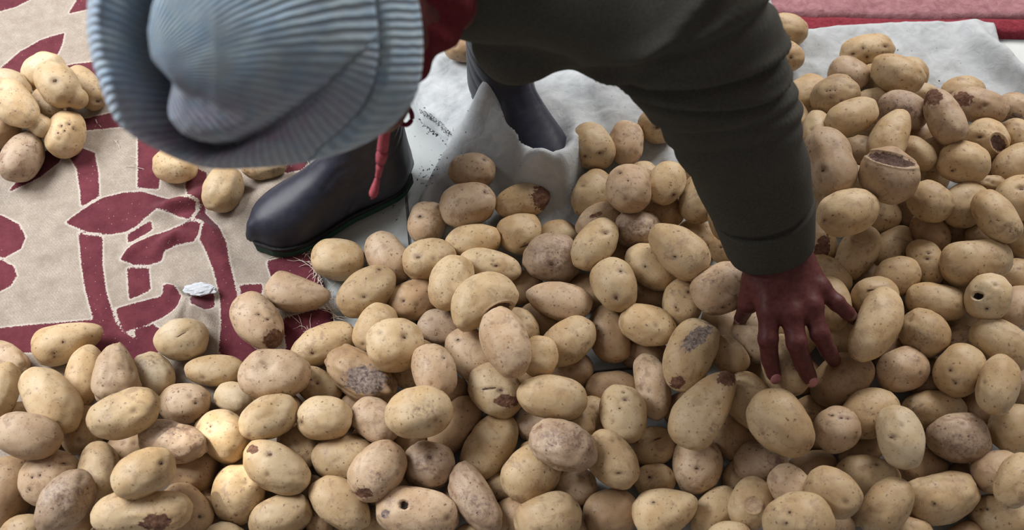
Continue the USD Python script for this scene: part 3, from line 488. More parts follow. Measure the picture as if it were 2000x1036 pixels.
# boots
def make_boot(heel, toe, lab, height):
    x, y, L = boot_frame(heel, toe)
    W = np.stack([x, y, V3(0, 0, 1)])
    xs = np.array([-.035, -.028, .0, .05, .10, .15, .20, .235, .262, .278, .2865]) * (L / .2865)
    hw = np.interp(np.linspace(xs[0], xs[-1], 200), xs, [.012, .025, .036, .038, .037, .043, .049, .046, .036, .022, .004])
    hh = np.interp(np.linspace(xs[0], xs[-1], 200), xs, [.05, .095, .12, .122, .100, .074, .058, .050, .043, .036, .028])
    k = np.ones(21) / 21; hw = np.convolve(np.pad(hw, 10, 'edge'), k, 'valid'); hh = np.convolve(np.pad(hh, 10, 'edge'), k, 'valid')
    def foot(p):
        q = (p - heel) @ W.T; t = (q[:, 0] - xs[0]) / (xs[-1] - xs[0]) * 199
        w = np.interp(t, np.arange(200), hw); h = np.interp(t, np.arange(200), hh)
        over = np.maximum(np.maximum(xs[0] - q[:, 0], q[:, 0] - xs[-1]), 0)
        z = np.clip(q[:, 2] - .014, 0, None); e = (np.abs(q[:, 1]) / w) ** 2.4 + (z / h) ** 2.2
        d = (e ** .42 - 1) * np.minimum(w, .04) + over
        d = np.maximum(d, .012 - q[:, 2])
        s = cone(q, V3(.016, 0, .06), V3(.020, 0, height), .044, .052)
        s = np.maximum(s, q[:, 2] - height)
        return smin(d, s, .03)
    lo, hi = extent([heel - x * .06, toe + x * .02, heel + V3(0, 0, height)], .09); lo[2] = heel[2] - .005
    v, f = nets(foot, lo, hi, .0042)
    v = relax(v, f, 8, .004)
    q = (v - heel) @ W.T; n = vnormals(v, f)
    dz = 0
    for x0, z0, sl in ((.045, .10, .9), (.05, .125, .7), (.03, .085, 1.1)):
        dz = dz - .0014 * np.exp(-(((q[:, 2] - z0) + (q[:, 0] - x0) * sl + .004 * np.sin(q[:, 1] * 70)) / .0035) ** 2) * (q[:, 0] < .11)
    v = v + n * np.broadcast_to(dz, len(v))[:, None]
    b = put('boot', v, f, 'boot_rubber', person, label=lab)
    t = np.linspace(0, 1, 200); ox = xs[0] + (xs[-1] - xs[0]) * t
    def outline(grow): return Polygon(np.r_[np.c_[ox, hw + grow], np.c_[ox, -hw - grow][::-1]]).buffer(.006).buffer(-.004 if grow > .002 else -.005).simplify(.0004)
    for nm, z0, z1, g, ml, lb in (('sole', 0.0, .011, .0030, 'boot_sole', 'dark green rubber sole edge'), ('welt', .010, .018, .0022, 'boot_welt', 'black welt above the sole')):
        ms = trimesh.creation.extrude_polygon(outline(g), z1 - z0, engine='earcut'); vv = np.array(ms.vertices); vv[:, 2] += z0
        put(nm, heel + vv @ W, ms.faces, ml, b, smooth=False, label=lb)
make_boot(heel_r, toe_r, 'navy black rubber boot pointing to the lower left, half on the blanket', .27)
make_boot(heel_l, toe_l, 'navy black rubber boot with its toe sunk in white batting', .27)
# red hood bunched round the neck, its cord hanging
HB = [([-0.0778, 0.5993, 0.6101], 0.0233), ([-0.087, 0.5854, 0.5901], 0.0157), ([-0.0929, 0.5794, 0.5749], 0.0106), ([-0.0619, 0.6242, 0.6017], 0.0177)]
def hood_sdf(p):
    d = cone(p, V3(-0.1289, 0.6116, 0.6233), V3(-0.0909, 0.6387, 0.6221), .062, .060)
    for c, r in HB: e = ball(p, np.array(c), r); d = e if d is None else smin(d, e, .012)
    return d
lo, hi = extent([c for c, r in HB], .14); hv, hf = nets(hood_sdf, lo, hi, .0045); hn = vnormals(hv, hf)
hv = hv + hn * (.006 * (meshkit.fbm(hv * 22, 3, 4) - .5) + .0022 * np.sin(hv @ V3(160, 60, 90) + 3 * meshkit.noise(hv * 15, 6)))[:, None]
hood = put('hood', hv, hf, 'hood', person, label='maroon hood bunched between beanie and sweater')
CP = [[-0.1056, 0.6016, 0.5415], [-0.1139, 0.6032, 0.5075], [-0.1217, 0.5965, 0.4801], [-0.1261, 0.5898, 0.4586], [-0.1299, 0.583, 0.4428], [-0.1333, 0.5803, 0.4295], [-0.137, 0.5736, 0.4197], [-0.1397, 0.5695, 0.4114]]; cs = spline(CP, 40); tt = np.linspace(0, 1, 40)
rad = np.interp(tt, [0, .3, .5, .64, .70, .76, .86, .90, .95, .98, 1], [.0050, .0052, .0056, .0058, .0044, .0032, .0028, .0040, .0046, .0036, .0015])
cv, cf = tube(cs, rad, 10); put('drawstring', cv, cf, 'cord', hood, label='pink knotted drawstring hanging below the beanie')
CL = [[-0.0965, 0.6089, 0.5226], [-0.1014, 0.6073, 0.51], [-0.1069, 0.6056, 0.4972], [-0.1055, 0.6025, 0.4896], [-0.1001, 0.6009, 0.4886], [-0.0958, 0.6042, 0.4906], [-0.0948, 0.6068, 0.498], [-0.0976, 0.6085, 0.5048], [-0.0999, 0.6037, 0.5136]]; cv, cf = tube(spline(CL, 36), .0024, 8); put('cord_loop', cv, cf, 'cord_dark', hood, label='small dark red cord loop')
# the beanie: slouched ribbed knit, folded over itself at the crown, with a brim band
HC = V3(-0.189, 0.5211, 0.6857); PX = .735 / 1944                       # the hat's middle; one unit of the outline lists below is 0.38 mm
hv0 = trimesh.creation.icosphere(6); U, F = np.array(hv0.vertices), np.array(hv0.faces)
T3 = np.stack([RT, UP, -FW])                                    # the hat's own axes: along the head, across it, out of the crown side
ang = np.arctan2(U[:, 1], U[:, 0])
# outline radius by angle (the slouch makes it egg-shaped), then depth
ctrl = np.array([(325, 0), (322, -60), (306, -112), (270, -158), (225, -190), (165, -217), (60, -242), (-40, -250), (-110, -247), (-170, -225), (-225, -185), (-262, -120), (-284, -55), (-296, 15), (-298, 80), (-280, 160), (-228, 225), (-120, 262), (0, 270), (140, 255), (250, 200), (305, 110)], float)
ca = np.arctan2(ctrl[:, 1], ctrl[:, 0]); o = np.argsort(ca); ca, cr_ = ca[o], np.linalg.norm(ctrl, axis=1)[o]
from scipy.interpolate import CubicSpline
Rf = CubicSpline(np.r_[ca, ca[0] + 2 * np.pi], np.r_[cr_, cr_[0]], bc_type='periodic')
R = Rf(np.where(ang < ca[0], ang + 2 * np.pi, ang))
rho = np.hypot(U[:, 0], U[:, 1]); ph = np.arctan2(U[:, 2], rho)   # superellipse in depth
zf = np.where(U[:, 2] > 0, 255.0, 235.0)
ex = 2.3; k = (np.abs(np.cos(ph)) ** ex + np.abs(np.sin(ph)) ** ex) ** (-1 / ex)
P = np.stack([np.cos(ang) * R * np.cos(ph) * k, np.sin(ang) * R * np.cos(ph) * k, np.sin(ph) * zf * k], 1)
front = np.clip(P[:, 2] / 60, 0, 1)
kz = 1 - P[:, 2] * PX / .735                                      # the lists below are drawn as the folds show from the pile's near side: nearer cloth looks larger
Q = (P[:, :2] + [-500, 440]) / kz[:, None] + [1000, -518]; Q[:, 1] *= -1   # x right, y down
G1 = [(338, -120), (312, -50), (292, 10), (284, 60), (290, 110), (303, 150), (314, 190), (326, 228), (352, 256), (392, 272), (445, 268), (510, 244), (575, 205), (640, 160), (700, 105)]
d1, t1, s1 = polydist(Q, G1)
dep = np.interp(t1, [0, .2, .45, .55, .66, .8, 1], [130, 135, 115, 80, 38, 18, 3]); wid = np.interp(t1, [0, .3, .5, .66, 1], [46, 40, 36, 24, 14])
inner = s1 < 0                                                  # right / upper side of the fold: the crown lobe
w_in = np.where(inner, wid * .36, wid * 1.75)
dz = -dep * np.where(inner, np.exp(-(d1 / w_in) ** 2.4), np.exp(-(d1 / (wid * 1.0)) ** 2.2)) + np.where(inner, 0, np.interp(t1, [0, .45, .6, .72, 1], [62, 58, 28, 6, 0]) * np.exp(-((d1 - 72) / 34) ** 2))   # a deep fold, and the roll of cloth outside it
disp = np.zeros(len(P))
dz += -np.interp(t1, [0, .45, .6, .75, 1], [60, 60, 50, 12, 0]) * np.exp(-(d1 / 15) ** 2)
sm = np.clip(d1 / (wid * 1.5), 0, 1); disp += np.where(inner, 34 * sm * sm * (3 - 2 * sm) * np.clip((690 - Q[:, 0]) / 260, 0, 1), 0)   # the crown lobe stands proud of the folded side
G2 = [(312, 150), (345, 172), (385, 190), (430, 206), (480, 214)]
d2, t2, _ = polydist(Q, G2); disp += -np.interp(t2, [0, .5, 1], [46, 30, 2]) * np.exp(-(d2 / 24) ** 2)
SEAM = [(725, -160), (735, -80), (737, 0), (745, 60), (746, 110), (736, 165), (712, 215), (672, 258), (620, 300)]
d3, t3, s3 = polydist(Q, SEAM); brim = s3 < 0
disp += np.where(brim, 9 * np.clip(d3 / 10, 0, 1), 0) - 7 * np.exp(-(d3 / 5.5) ** 2)
disp *= front
n0 = vnormals(P, F); P2 = P + n0 * disp[:, None] + np.c_[np.zeros((len(P), 2)), dz * front + 10 * (meshkit.fbm(np.c_[Q / 90, P[:, 2] / 90], 3, 2) - .5)]
e_ = .5; gx = polydist(Q + [e_, 0], G1)[0] - polydist(Q - [e_, 0], G1)[0]; gy = polydist(Q + [0, e_], G1)[0] - polydist(Q - [0, e_], G1)[0]; gn = np.maximum(np.hypot(gx, gy), 1e-6)
lip = np.where(inner, 18 * np.clip((d1 - 5) / 14, 0, 1) * np.clip(1 - d1 / 110, 0, 1), 0) * front * np.interp(t1, [0, .5, .62, .75], [1, 1, .6, 0])   # the lobe's edge hangs over the fold
P2[:, 0] -= gx / gn * lip; P2[:, 1] += gy / gn * lip
# ribs run from the crown's tip over the lobe, and straight across the folded side and the brim
tip = np.array([302., 138.]); th = np.arctan2(-(Q[:, 1] - tip[1]), Q[:, 0] - tip[0]); th = np.where(th < -2.2, th + 2 * np.pi, th)
lobe_rib = th * 17.0 + np.hypot(Q[:, 0] - tip[0], Q[:, 1] - tip[1]) * .006
mid = np.array([470., 60.]); th2 = np.arctan2(-(Q[:, 1] - mid[1]), Q[:, 0] - mid[0]); th2 = np.where(th2 > 1.2, th2 - 2 * np.pi, th2)
side_rib = th2 * 15.5
brim_rib = Q[:, 1] / 17.0
rib = np.where(brim, brim_rib, np.where(inner, lobe_rib, side_rib))
low = np.clip((Q[:, 1] - 170) / 70, 0, 1); purple = np.where(inner, .15 + .25 * np.clip((Q[:, 1] - 120) / 120, 0, 1), .25 + .75 * low * np.exp(-(d1 / 60) ** 2)) + .25 * np.exp(-(d2 / 50) ** 2)
purple = np.where(brim, .15, purple)
HV = HC + (P2 * PX) @ T3; HN = vnormals(HV, F)
at = {'rib': rib, 'purple': np.clip(purple, 0, 1)}
bf_ = brim[F].sum(1) >= 2; inn = inner[F].sum(1) >= 2
beanie = put('beanie', *part_faces(HV, F, HN, ~bf_ & inn, at)[:2], 'knit', person, n=part_faces(HV, F, HN, ~bf_ & inn)[2], attrs=part_faces(HV, F, HN, ~bf_ & inn, at)[3], label='pale blue ribbed knit beanie, slouched and folded at the crown')
vv, ff, nn, aa = part_faces(HV, F, HN, ~bf_ & ~inn, at); put('folded_side', vv, ff, 'knit', beanie, n=nn, attrs=aa, label='blue and lilac side of the knit folded round the crown')
vv, ff, nn, aa = part_faces(HV, F, HN, bf_, at); put('brim', vv, ff, 'knit', beanie, n=nn, attrs=aa, label='grey-blue brim band beyond a dark seam')


# ------------------------------------------------------------------ the potatoes
GROUP = 'potatoes spilled over the floor'
SPHERE = {k: trimesh.creation.icosphere(k) for k in (3, 4, 5)}
SPHERE = {k: (np.array(m.vertices), np.array(m.faces)) for k, m in SPHERE.items()}
LENS_V, LENS_F = np.array(SPHERE[3][0]), SPHERE[3][1]
LENS = trimesh.creation.icosphere(2); LENS_V, LENS_F = np.array(LENS.vertices), np.array(LENS.faces)
PART = {'rot': ('rot_patch', 'rot', 'dark rotten patch'), 'gash': ('gash', 'gash', 'dark open gash'), 'hole': ('hole', 'hole', 'round dark hole'),
        'scab': ('scab', 'scab', 'grey scab of torn skin'), 'ring': ('scab', 'scar', 'round pale scab with a raised rim')}
def make_potato(k, loc, rz, abc, tone, shape, feats, label):
    """shape: taper, bend, waist, lump, knobs [(point, radius)]; feats: (kind, point, e1, e2, depth direction) in the potato's own frame"""
    fine = any(ft[0] in PART for ft in feats)
    U, F = SPHERE[5 if fine else 4]
    rng = np.random.default_rng(1000 + k)
    A, B, C = abc; taper, bend, waist, lump, knobs = shape
    d = U
    # broad irregularity: low-frequency noise on the sphere, flattened poles, egg taper, bend, waist
    off = rng.uniform(-50, 50, 3)
    nz = meshkit.noise(d * 1.25 + off, k) - .5; n2 = meshkit.noise(d * 2.6 + off, k + 7) - .5; n3 = meshkit.noise(d * 5.5 + off, k + 13) - .5
    r = 1 + (.10 + .05 * lump) * nz + (.05 + .06 * lump) * n2 + (.010 + .022 * lump) * n3
    e = 2.25 + .35 * rng.random()                       # slightly blunter than an ellipsoid
    r = r / ((np.abs(d) ** e).sum(1) ** (1 / e)) ** .55
    v = d * r[:, None]
    x = v[:, 0]
    tp = taper + rng.uniform(-.07, .07)
    g = (1 - tp * x) * (1 - waist * np.exp(-(x / .33) ** 2))
    v = np.stack([x, v[:, 1] * g, v[:, 2] * (g * .5 + .5)], 1)
    bd = bend + rng.uniform(-.03, .03)
    v[:, 1] += bd * 2.2 * (x * x - .35)
    lo, hi = v.min(0), v.max(0); v = (v - (lo + hi) / 2) / ((hi - lo) / 2) * np.array([A, B, C])
    for kc, kr in knobs:                                # knobs: a smooth maximum of the body and a ball, seen from the middle
        kc = np.asarray(kc); dist = np.linalg.norm(v, axis=1); u = v / dist[:, None]
        b = u @ kc; disc = b * b - (kc @ kc - kr * kr)
        far = np.where(disc > 0, b + np.sqrt(np.maximum(disc, 0)), 0)
        kk = .007; h = np.clip(.5 + .5 * (far - dist) / kk, 0, 1)
        nd = dist * (1 - h) + far * h + kk * h * (1 - h) * (far > 0)
        v = u * nd[:, None]
    n = vnormals(v, F)
    eye = np.zeros(len(v)); dirt = np.zeros(len(v)); push = np.zeros(len(v)); label_of = np.full(len(v), -1)
    extra = []
    for q in range(rng.integers(2, 5)):                 # shallow natural eyes anywhere on the skin
        c = rng.normal(size=3); c /= np.linalg.norm(c); c = v[np.argmax((v / np.linalg.norm(v, axis=1)[:, None]) @ c)]
        dd = np.linalg.norm(v - c, axis=1); rr = rng.uniform(.0025, .0045)
        push -= .0013 * np.exp(-(dd / rr) ** 2); eye = np.maximum(eye, .55 * np.exp(-(dd / (rr * .75)) ** 2))
    rag = meshkit.noise(v * 260 + off, k + 3) - .5 + .7 * (meshkit.noise(v * 620 + off, k + 5) - .5)
    for j, (kind, p, e1, e2, view) in enumerate(feats):
        w = v - np.asarray(p); a1 = w @ np.asarray(e1); a2 = w @ np.asarray(e2); depth = w @ np.asarray(view)
        m = np.sqrt(a1 * a1 + a2 * a2); near = depth > -.03
        R = 1 / np.linalg.norm(e1)
        if kind == 'cut':
            soft = np.exp(-m ** 2 * .9) * near; push -= .0012 * soft; eye = np.maximum(eye, .5 * soft)
            i = np.argmin(np.where(near, m, 9)); extra.append((i, np.asarray(e1) * .62, np.asarray(e2) * .8))
        elif kind == 'pit':
            soft = np.exp(-m ** 2 * .9) * near
            push -= min(.0028, .38 * R) * soft; eye = np.maximum(eye, .75 * soft)
            i = np.argmin(np.where(near, m, 9)); extra.append((i, e1, e2))
        elif kind == 'dirt':
            dirt = np.maximum(dirt, np.clip(1.5 - m - rag * .9, 0, 1) * near)
        else:
            rg = {'rot': .55, 'gash': .22, 'hole': .1, 'scab': .6, 'cut': .2, 'ring': .12}[kind]
            inside = (m + rag * rg < 1) & near
            label_of[inside] = j
            depthm = {'rot': .0012, 'gash': .0045, 'hole': .007, 'scab': .0008, 'cut': .0012, 'ring': .0018}[kind]
            prof = np.clip(1.15 - m, 0, 1) ** (.5 if kind in ('hole', 'gash') else .8)
            push -= depthm * prof * near
            if kind in ('gash', 'ring'): push += .0009 * np.exp(-((m - 1.2) / .18) ** 2) * near
            if kind in ('rot', 'scab'): push += .0009 * rag * (m < 1.1) * near
            dirt = np.maximum(dirt, .75 * np.clip((1.45 - m - rag * .5) * 1.6, 0, 1) * near * (kind != 'hole'))
    v = v + n * push[:, None]
    n = vnormals(v, F)
    tonev = np.full(len(v), rng.random())
    at = {'eyes': eye, 'dirt': dirt, 'tone': tonev}
    if not feats or all(ft[0] == 'dirt' for ft in feats):
        put('potato', v, F, 'potato_' + tone, n=n, attrs=at, label=label, cat='potato', group=GROUP, loc=loc, rz=rz)
        return
    t = thing('potato', label, 'potato', loc, rz, GROUP)
    fl = label_of[F]; fl = np.where((fl[:, 0] == fl[:, 1]) | (fl[:, 0] == fl[:, 2]), fl[:, 0], fl[:, 1])
    put('skin', *part_faces(v, F, n, fl < 0, at)[:2], 'potato_' + tone, t, n=part_faces(v, F, n, fl < 0)[2], attrs=part_faces(v, F, n, fl < 0, at)[3])
    for j, ft in enumerate(feats):
        if ft[0] in PART and (fl == j).sum() > 3:
            vv, ff, nn, aa = part_faces(v, F, n, fl == j, at)
            nm, ml, lb = PART[ft[0]]
            put(nm, vv, ff, ml, t, n=nn, attrs=aa, label=lb)
    for i, e1, e2 in extra:                             # the dark bed of an eye: a small lens sunk into its dimple
        a1 = np.asarray(e1) / (np.linalg.norm(e1) ** 2); a2 = np.asarray(e2) / (np.linalg.norm(e2) ** 2)
        nn = n[i]; a1 = a1 - nn * (a1 @ nn); a2 = a2 - nn * (a2 @ nn)
        lv = v[i] + LENS_V[:, :1] * a1 * .55 + LENS_V[:, 1:2] * a2 * .55 + LENS_V[:, 2:] * nn * .0006
        lv = lv + (meshkit.noise(lv * 900, 3)[:, None] - .5) * .0012 * nn
        put('eye' if np.linalg.norm(e2) < 3 * np.linalg.norm(e1) else 'cut', lv, LENS_F, 'eye', t)
POTATOES = [
((-0.7416, 1.0752, 0.036), 36.2, (0.035, 0.0304, 0.0284), 'w', (0, 0, 0, 0.35, []), [], 'white rounded potato, hindmost of the blanket cluster'),
((-0.692, 1.0173, 0.074), -49.5, (0.0438, 0.0298, 0.028), 'y', (0, 0, 0, 0.35, [([0.0347, 0.0101, -0.0116], np.float64(0.0164))]), [('pit', [0.0193, -0.0034, 0.0249], [55.0, 124.0, -43.9], [-104.7, 89.3, 121.1], [0.724, -0.079, 0.685])], 'pale potato with a knobbly lower end topping the blanket cluster'),
((-0.6714, 1.0486, 0.03), -50.3, (0.0472, 0.0237, 0.0223), 't', (0, 0, 0, 0.35, []), [('pit', [0.0454, 0.0008, 0.006], [60.8, 135.1, -45.3], [-119.6, 99.4, 135.9], [0.714, -0.089, 0.694])], 'tan elongated potato with a soil-browned tip, touching the beanie outline'),
((-0.7841, 1.0359, 0.047), -21.6, (0.0363, 0.027, 0.0242), 'w', (0, 0, 0, 0.35, []), [], 'whitish potato half cut off by the left edge of the photo, high up'),
((-0.7483, 0.976, 0.074), -44.3, (0.0537, 0.0301, 0.0283), 'y', (0.1, 0, 0, 0.35, [([0.0499, 0.0096, -0.018], np.float64(0.0169))]), [], 'large greenish-white potato ending in a round bud-like knob'),
((-0.7201, 1.0094, 0.032), -57.4, (0.0333, 0.0236, 0.0227), 't', (0, 0, 0, 0.35, []), [], 'shaded potato wedged in the middle of the blanket cluster'),
((-0.677, 0.9498, 0.036), 86.9, (0.0395, 0.0281, 0.0286), 'y', (0, 0, 0, 0.35, []), [('pit', [-0.0064, -0.0049, 0.0278], [96.6, -288.9, -102.0], [251.1, 13.4, 200.0], [-0.547, -0.435, 0.715]), ('pit', [-0.0001, -0.013, 0.0254], [77.3, -231.2, -81.6], [251.1, 13.4, 200.0], [-0.547, -0.435, 0.715]), ('pit', [-0.0134, -0.0104, 0.0248], [128.9, -385.3, -136.0], [334.8, 17.8, 266.7], [-0.547, -0.435, 0.715]), ('pit', [-0.0034, -0.0197, 0.0202], [128.9, -385.3, -136.0], [334.8, 17.8, 266.7], [-0.547, -0.435, 0.715]), ('pit', [-0.0181, -0.0027, 0.0253], [128.9, -385.3, -136.0], [334.8, 17.8, 266.7], [-0.547, -0.435, 0.715])], 'round potato with a cluster of dark dots on its face'),
((-0.7326, 0.9052, 0.036), 79.5, (0.0429, 0.0273, 0.0282), 'g', (0, 0, 0, 0.35, []), [], 'grey-smudged potato at the lower end of the blanket cluster'),
((-0.782, 0.9605, 0.03), 53.8, (0.0316, 0.0228, 0.0223), 'b', (0, 0, 0, 0.35, []), [], 'dark brown potato at the photo edge under the bud-ended one'),
((-0.5025, 0.8929, 0.032), -8.2, (0.0345, 0.0276, 0.0246), 'y', (0, 0, 0, 0.35, []), [], 'pale potato peeping out under the lower rim of the beanie'),
((-0.4235, 0.8471, 0.036), 77.5, (0.0382, 0.0284, 0.0269), 'y', (0, 0, 0, 0.35, []), [], 'smooth flat-topped potato alone on the blanket below the beanie'),
((-0.3722, 0.8959, 0.028), 10.8, (0.0338, 0.0214, 0.0191), 't', (0, 0, 0, 0.35, []), [], 'brownish potato half hidden between beanie and boot toe'),
((-0.5956, 0.5994, 0.034), 20.3, (0.0466, 0.0282, 0.0253), 'y', (0.34, 0, 0, 0.35, []), [('pit', [0.0012, -0.0138, 0.022], [335.2, -53.3, -132.5], [113.1, 305.5, 163.2], [0.239, -0.525, 0.817]), ('pit', [-0.0158, -0.0211, 0.0145], [446.9, -71.0, -176.6], [150.8, 407.3, 217.7], [0.239, -0.525, 0.817]), ('pit', [-0.0169, -0.0243, 0.0091], [446.9, -71.0, -176.6], [150.8, 407.3, 217.7], [0.239, -0.525, 0.817])], 'pear-shaped pale potato with small black specks lying on the burgundy stripe'),
((-0.6743, 0.5774, 0.026), -30.2, (0.0364, 0.0188, 0.0182), 'p', (0, 0, 0, 1.5, []), [], 'dark-speckled wrinkled potato cut by the left edge'),
((-0.6516, 0.5172, 0.06), 87.8, (0.0368, 0.0209, 0.021), 'y', (0, 0, 0, 0.35, []), [], 'smooth pale potato standing up at the left photo edge'),
((-0.5763, 0.4962, 0.076), -48.6, (0.0522, 0.0303, 0.0306), 'y', (0, 0, 0, 0.35, []), [], 'very large egg-shaped pale potato with faint grey scuffs'),
((-0.5595, 0.5444, 0.041), 91.7, (0.0439, 0.0231, 0.0228), 'y', (0, 0, 0, 0.35, []), [], 'upright pale potato partly covered by a lumpy neighbour, left of the lumpy cone-shaped potato'),
((-0.5052, 0.5363, 0.068), 102.3, (0.0451, 0.0298, 0.0295), 'p', (0.4, 0, 0, 1.8, []), [], 'lumpy cone-shaped potato with grey freckles'),
((-0.4716, 0.553, 0.032), -51.2, (0.0339, 0.0242, 0.0236), 'w', (0, 0, 0, 0.35, []), [('dirt', [-0.0032, 0.0092, 0.0217], [39.6, 67.7, -25.2], [-104.8, 84.4, 62.1], [0.518, 0.015, 0.855])], 'pale potato with a grey thumbprint-like smudge on top, right of the lumpy cone-shaped potato'),
((-0.4663, 0.4625, 0.111), 24.7, (0.0436, 0.029, 0.0261), 't', (0, 0, 0, 0.35, []), [], 'long thick tan potato lying across its neighbours'),
((-0.4432, 0.6032, 0.034), 1.3, (0.0366, 0.0294, 0.0266), 'w', (0, 0, 0, 0.35, []), [('cut', [0.0104, -0.0039, 0.0252], [72.0, 55.5, 2.6], [-385.1, 482.2, 385.5], [0.304, -0.435, 0.848])], 'pale oval potato with one thin slanting scratch'),
((-0.3933, 0.5593, 0.028), 0.9, (0.0395, 0.0219, 0.02), 'y', (0, 0, 0, 0.35, []), [], 'smooth bright oval potato lying level, lower right of the scratched potato on the blanket'),
((-0.4244, 0.5094, 0.032), 0.2, (0.0335, 0.026, 0.0238), 'p', (0, 0, 0, 0.35, []), [('pit', [0.0204, -0.0051, 0.0183], [286.9, 35.4, -86.0], [1.1, 277.5, 118.0], [0.308, -0.373, 0.875])], 'rounded potato with a pit near its right shoulder, above the lumpy grey-patched potato'),
((-0.4152, 0.441, 0.079), -14.6, (0.0452, 0.0255, 0.0241), 'g', (0, 0, 0, 1.6, []), [('dirt', [-0.0014, 0.005, 0.0236], [35.6, 14.0, -11.9], [-26.9, 103.4, 40.9], [0.394, -0.248, 0.885])], 'lumpy grey-patched potato with a bumpy crown'),
((-0.3594, 0.4575, 0.057), -38.6, (0.037, 0.0293, 0.0282), 'y', (0, 0, 0, 0.35, []), [('pit', [-0.0085, -0.005, 0.027], [269.9, 265.4, -100.1], [-227.6, 285.1, 142.3], [0.433, -0.102, 0.896])], 'rounded potato whose upper half is bleached bright by sunlight'),
((-0.5832, 0.4398, 0.099), -11.7, (0.0414, 0.027, 0.0255), 'p', (0, 0, 0, 0.35, []), [], 'broad flat potato with purple-grey underside at the left edge'),
((-0.6382, 0.4933, 0.028), 3.9, (0.0257, 0.0207, 0.0188), 't', (0, 0, 0, 0.35, []), [], 'small potato squeezed between two big ones at far left'),
((-0.545, 0.4728, 0.032), 80.9, (0.0329, 0.0246, 0.0234), 't', (0, 0, 0, 0.35, []), [], 'shadowed potato under the long thick one'),
((-0.4825, 0.4475, 0.03), -6.0, (0.0317, 0.023, 0.0215), 'b', (0, 0, 0, 0.35, []), [], 'deeply shaded potato below the long thick one'),
((-0.5628, 0.4018, 0.058), 56.6, (0.0364, 0.0342, 0.031), 'p', (0, 0, 0, 0.35, []), [('pit', [-0.0111, 0.0008, 0.0295], [245.8, -275.4, -156.9], [316.9, 208.7, 130.1], [-0.019, -0.508, 0.861]), ('pit', [-0.006, -0.0061, 0.03], [245.8, -275.4, -156.9], [316.9, 208.7, 130.1], [-0.019, -0.508, 0.861]), ('pit', [0.0093, -0.005, 0.0296], [245.8, -275.4, -156.9], [422.6, 278.3, 173.4], [-0.019, -0.508, 0.861]), ('pit', [0.0223, -0.0143, 0.0208], [98.3, -110.2, -62.8], [422.6, 278.3, 173.4], [-0.019, -0.508, 0.861]), ('pit', [-0.0236, -0.0038, 0.0233], [245.8, -275.4, -156.9], [316.9, 208.7, 130.1], [-0.019, -0.508, 0.861])], 'blotched potato with a row of black pinholes'),
((-0.504, 0.4095, 0.058), 104.8, (0.0385, 0.026, 0.0259), 't', (0, 0, 0, 0.35, []), [], 'tan potato standing upright behind a purple-grey one, left of the shiny star-eyed potato'),
((-0.5216, 0.3601, 0.093), 61.8, (0.0412, 0.0293, 0.0269), 'g', (0, 0, 0, 1.2, []), [('dirt', [0.0059, -0.014, 0.0233], [18.1, -25.2, -12.8], [47.0, 25.1, 16.9], [-0.055, -0.484, 0.873])], 'big purple-grey dirty potato leaning to the right'),
((-0.4245, 0.3846, 0.124), 26.3, (0.0372, 0.027, 0.0244), 'y', (0, 0, 0, 0.35, []), [('pit', [0.0254, -0.0057, 0.0171], [216.2, -76.7, -78.0], [118.4, 239.3, 92.9], [0.169, -0.428, 0.888])], 'smooth shiny yellow potato with a star-shaped eye'),
((-0.3965, 0.4232, 0.034), 81.5, (0.0321, 0.0278, 0.0259), 'b', (0, 0, 0, 0.35, []), [], 'brown potato in shade right of the shiny star-eyed one'),
((-0.429, 0.3489, 0.092), 2.9, (0.0583, 0.0245, 0.023), 'y', (0, 0, 0.18, 0.35, []), [('rot', [0.0218, -0.0172, 0.0139], [56.8, 3.1, -19.5], [5.4, 107.1, 32.9], [0.325, -0.293, 0.899])], 'very long pale potato with a dark brown burn-like bruise'),
((-0.3939, 0.3631, 0.048), -42.5, (0.0379, 0.028, 0.0278), 'b', (0, 0, 0, 0.35, []), [('pit', [0.0265, 0.0084, 0.018], [148.5, 164.3, -67.1], [-174.5, 190.2, 79.3], [0.413, -0.001, 0.911])], 'brown potato with an x-shaped crack half under the long bruised one'),
((-0.6202, 0.3904, 0.038), 94.3, (0.045, 0.03, 0.0301), 'b', (0, 0, 0, 0.35, []), [], 'big greenish-brown potato at the bottom of the left photo edge'),
((-0.5879, 0.3405, 0.04), 8.5, (0.0265, 0.0202, 0.0187), 't', (0, 0, 0, 0.35, []), [], 'potato mostly cut off by the lower left corner'),
((-0.4787, 0.334, 0.028), -3.8, (0.0359, 0.0214, 0.0205), 'w', (0, 0, 0, 0.35, []), [], 'pale potato top showing at the bottom edge under the long bruised one'),
((-0.3442, 0.3276, 0.038), -13.3, (0.0291, 0.0246, 0.0237), 'w', (0, 0, 0, 0.35, []), [], 'sunlit near-white potato top at the bottom edge'),
((-0.3437, 0.6267, 0.038), -48.8, (0.0479, 0.031, 0.0293), 'p', (0.12, 0, 0, 0.35, []), [('rot', [0.045, 0.0017, 0.0099], [33.2, 48.5, -13.2], [-48.2, 42.1, 33.6], [0.502, -0.111, 0.858]), ('pit', [0.008, 0.0037, 0.0286], [199.2, 291.1, -79.1], [-321.2, 280.8, 224.3], [0.502, -0.111, 0.858]), ('pit', [0.0204, 0.0091, 0.025], [159.4, 232.9, -63.3], [-321.2, 280.8, 224.3], [0.502, -0.111, 0.858])], 'egg-shaped potato with a rotten red-brown lower tip'),
((-0.3026, 0.5328, 0.068), 3.1, (0.0456, 0.0331, 0.0301), 'p', (0, 0, 0, 0.8, [([-0.0152, 0.0122, 0.0128], np.float64(0.0183))]), [], 'very big smooth beige potato with a bump at upper left'),
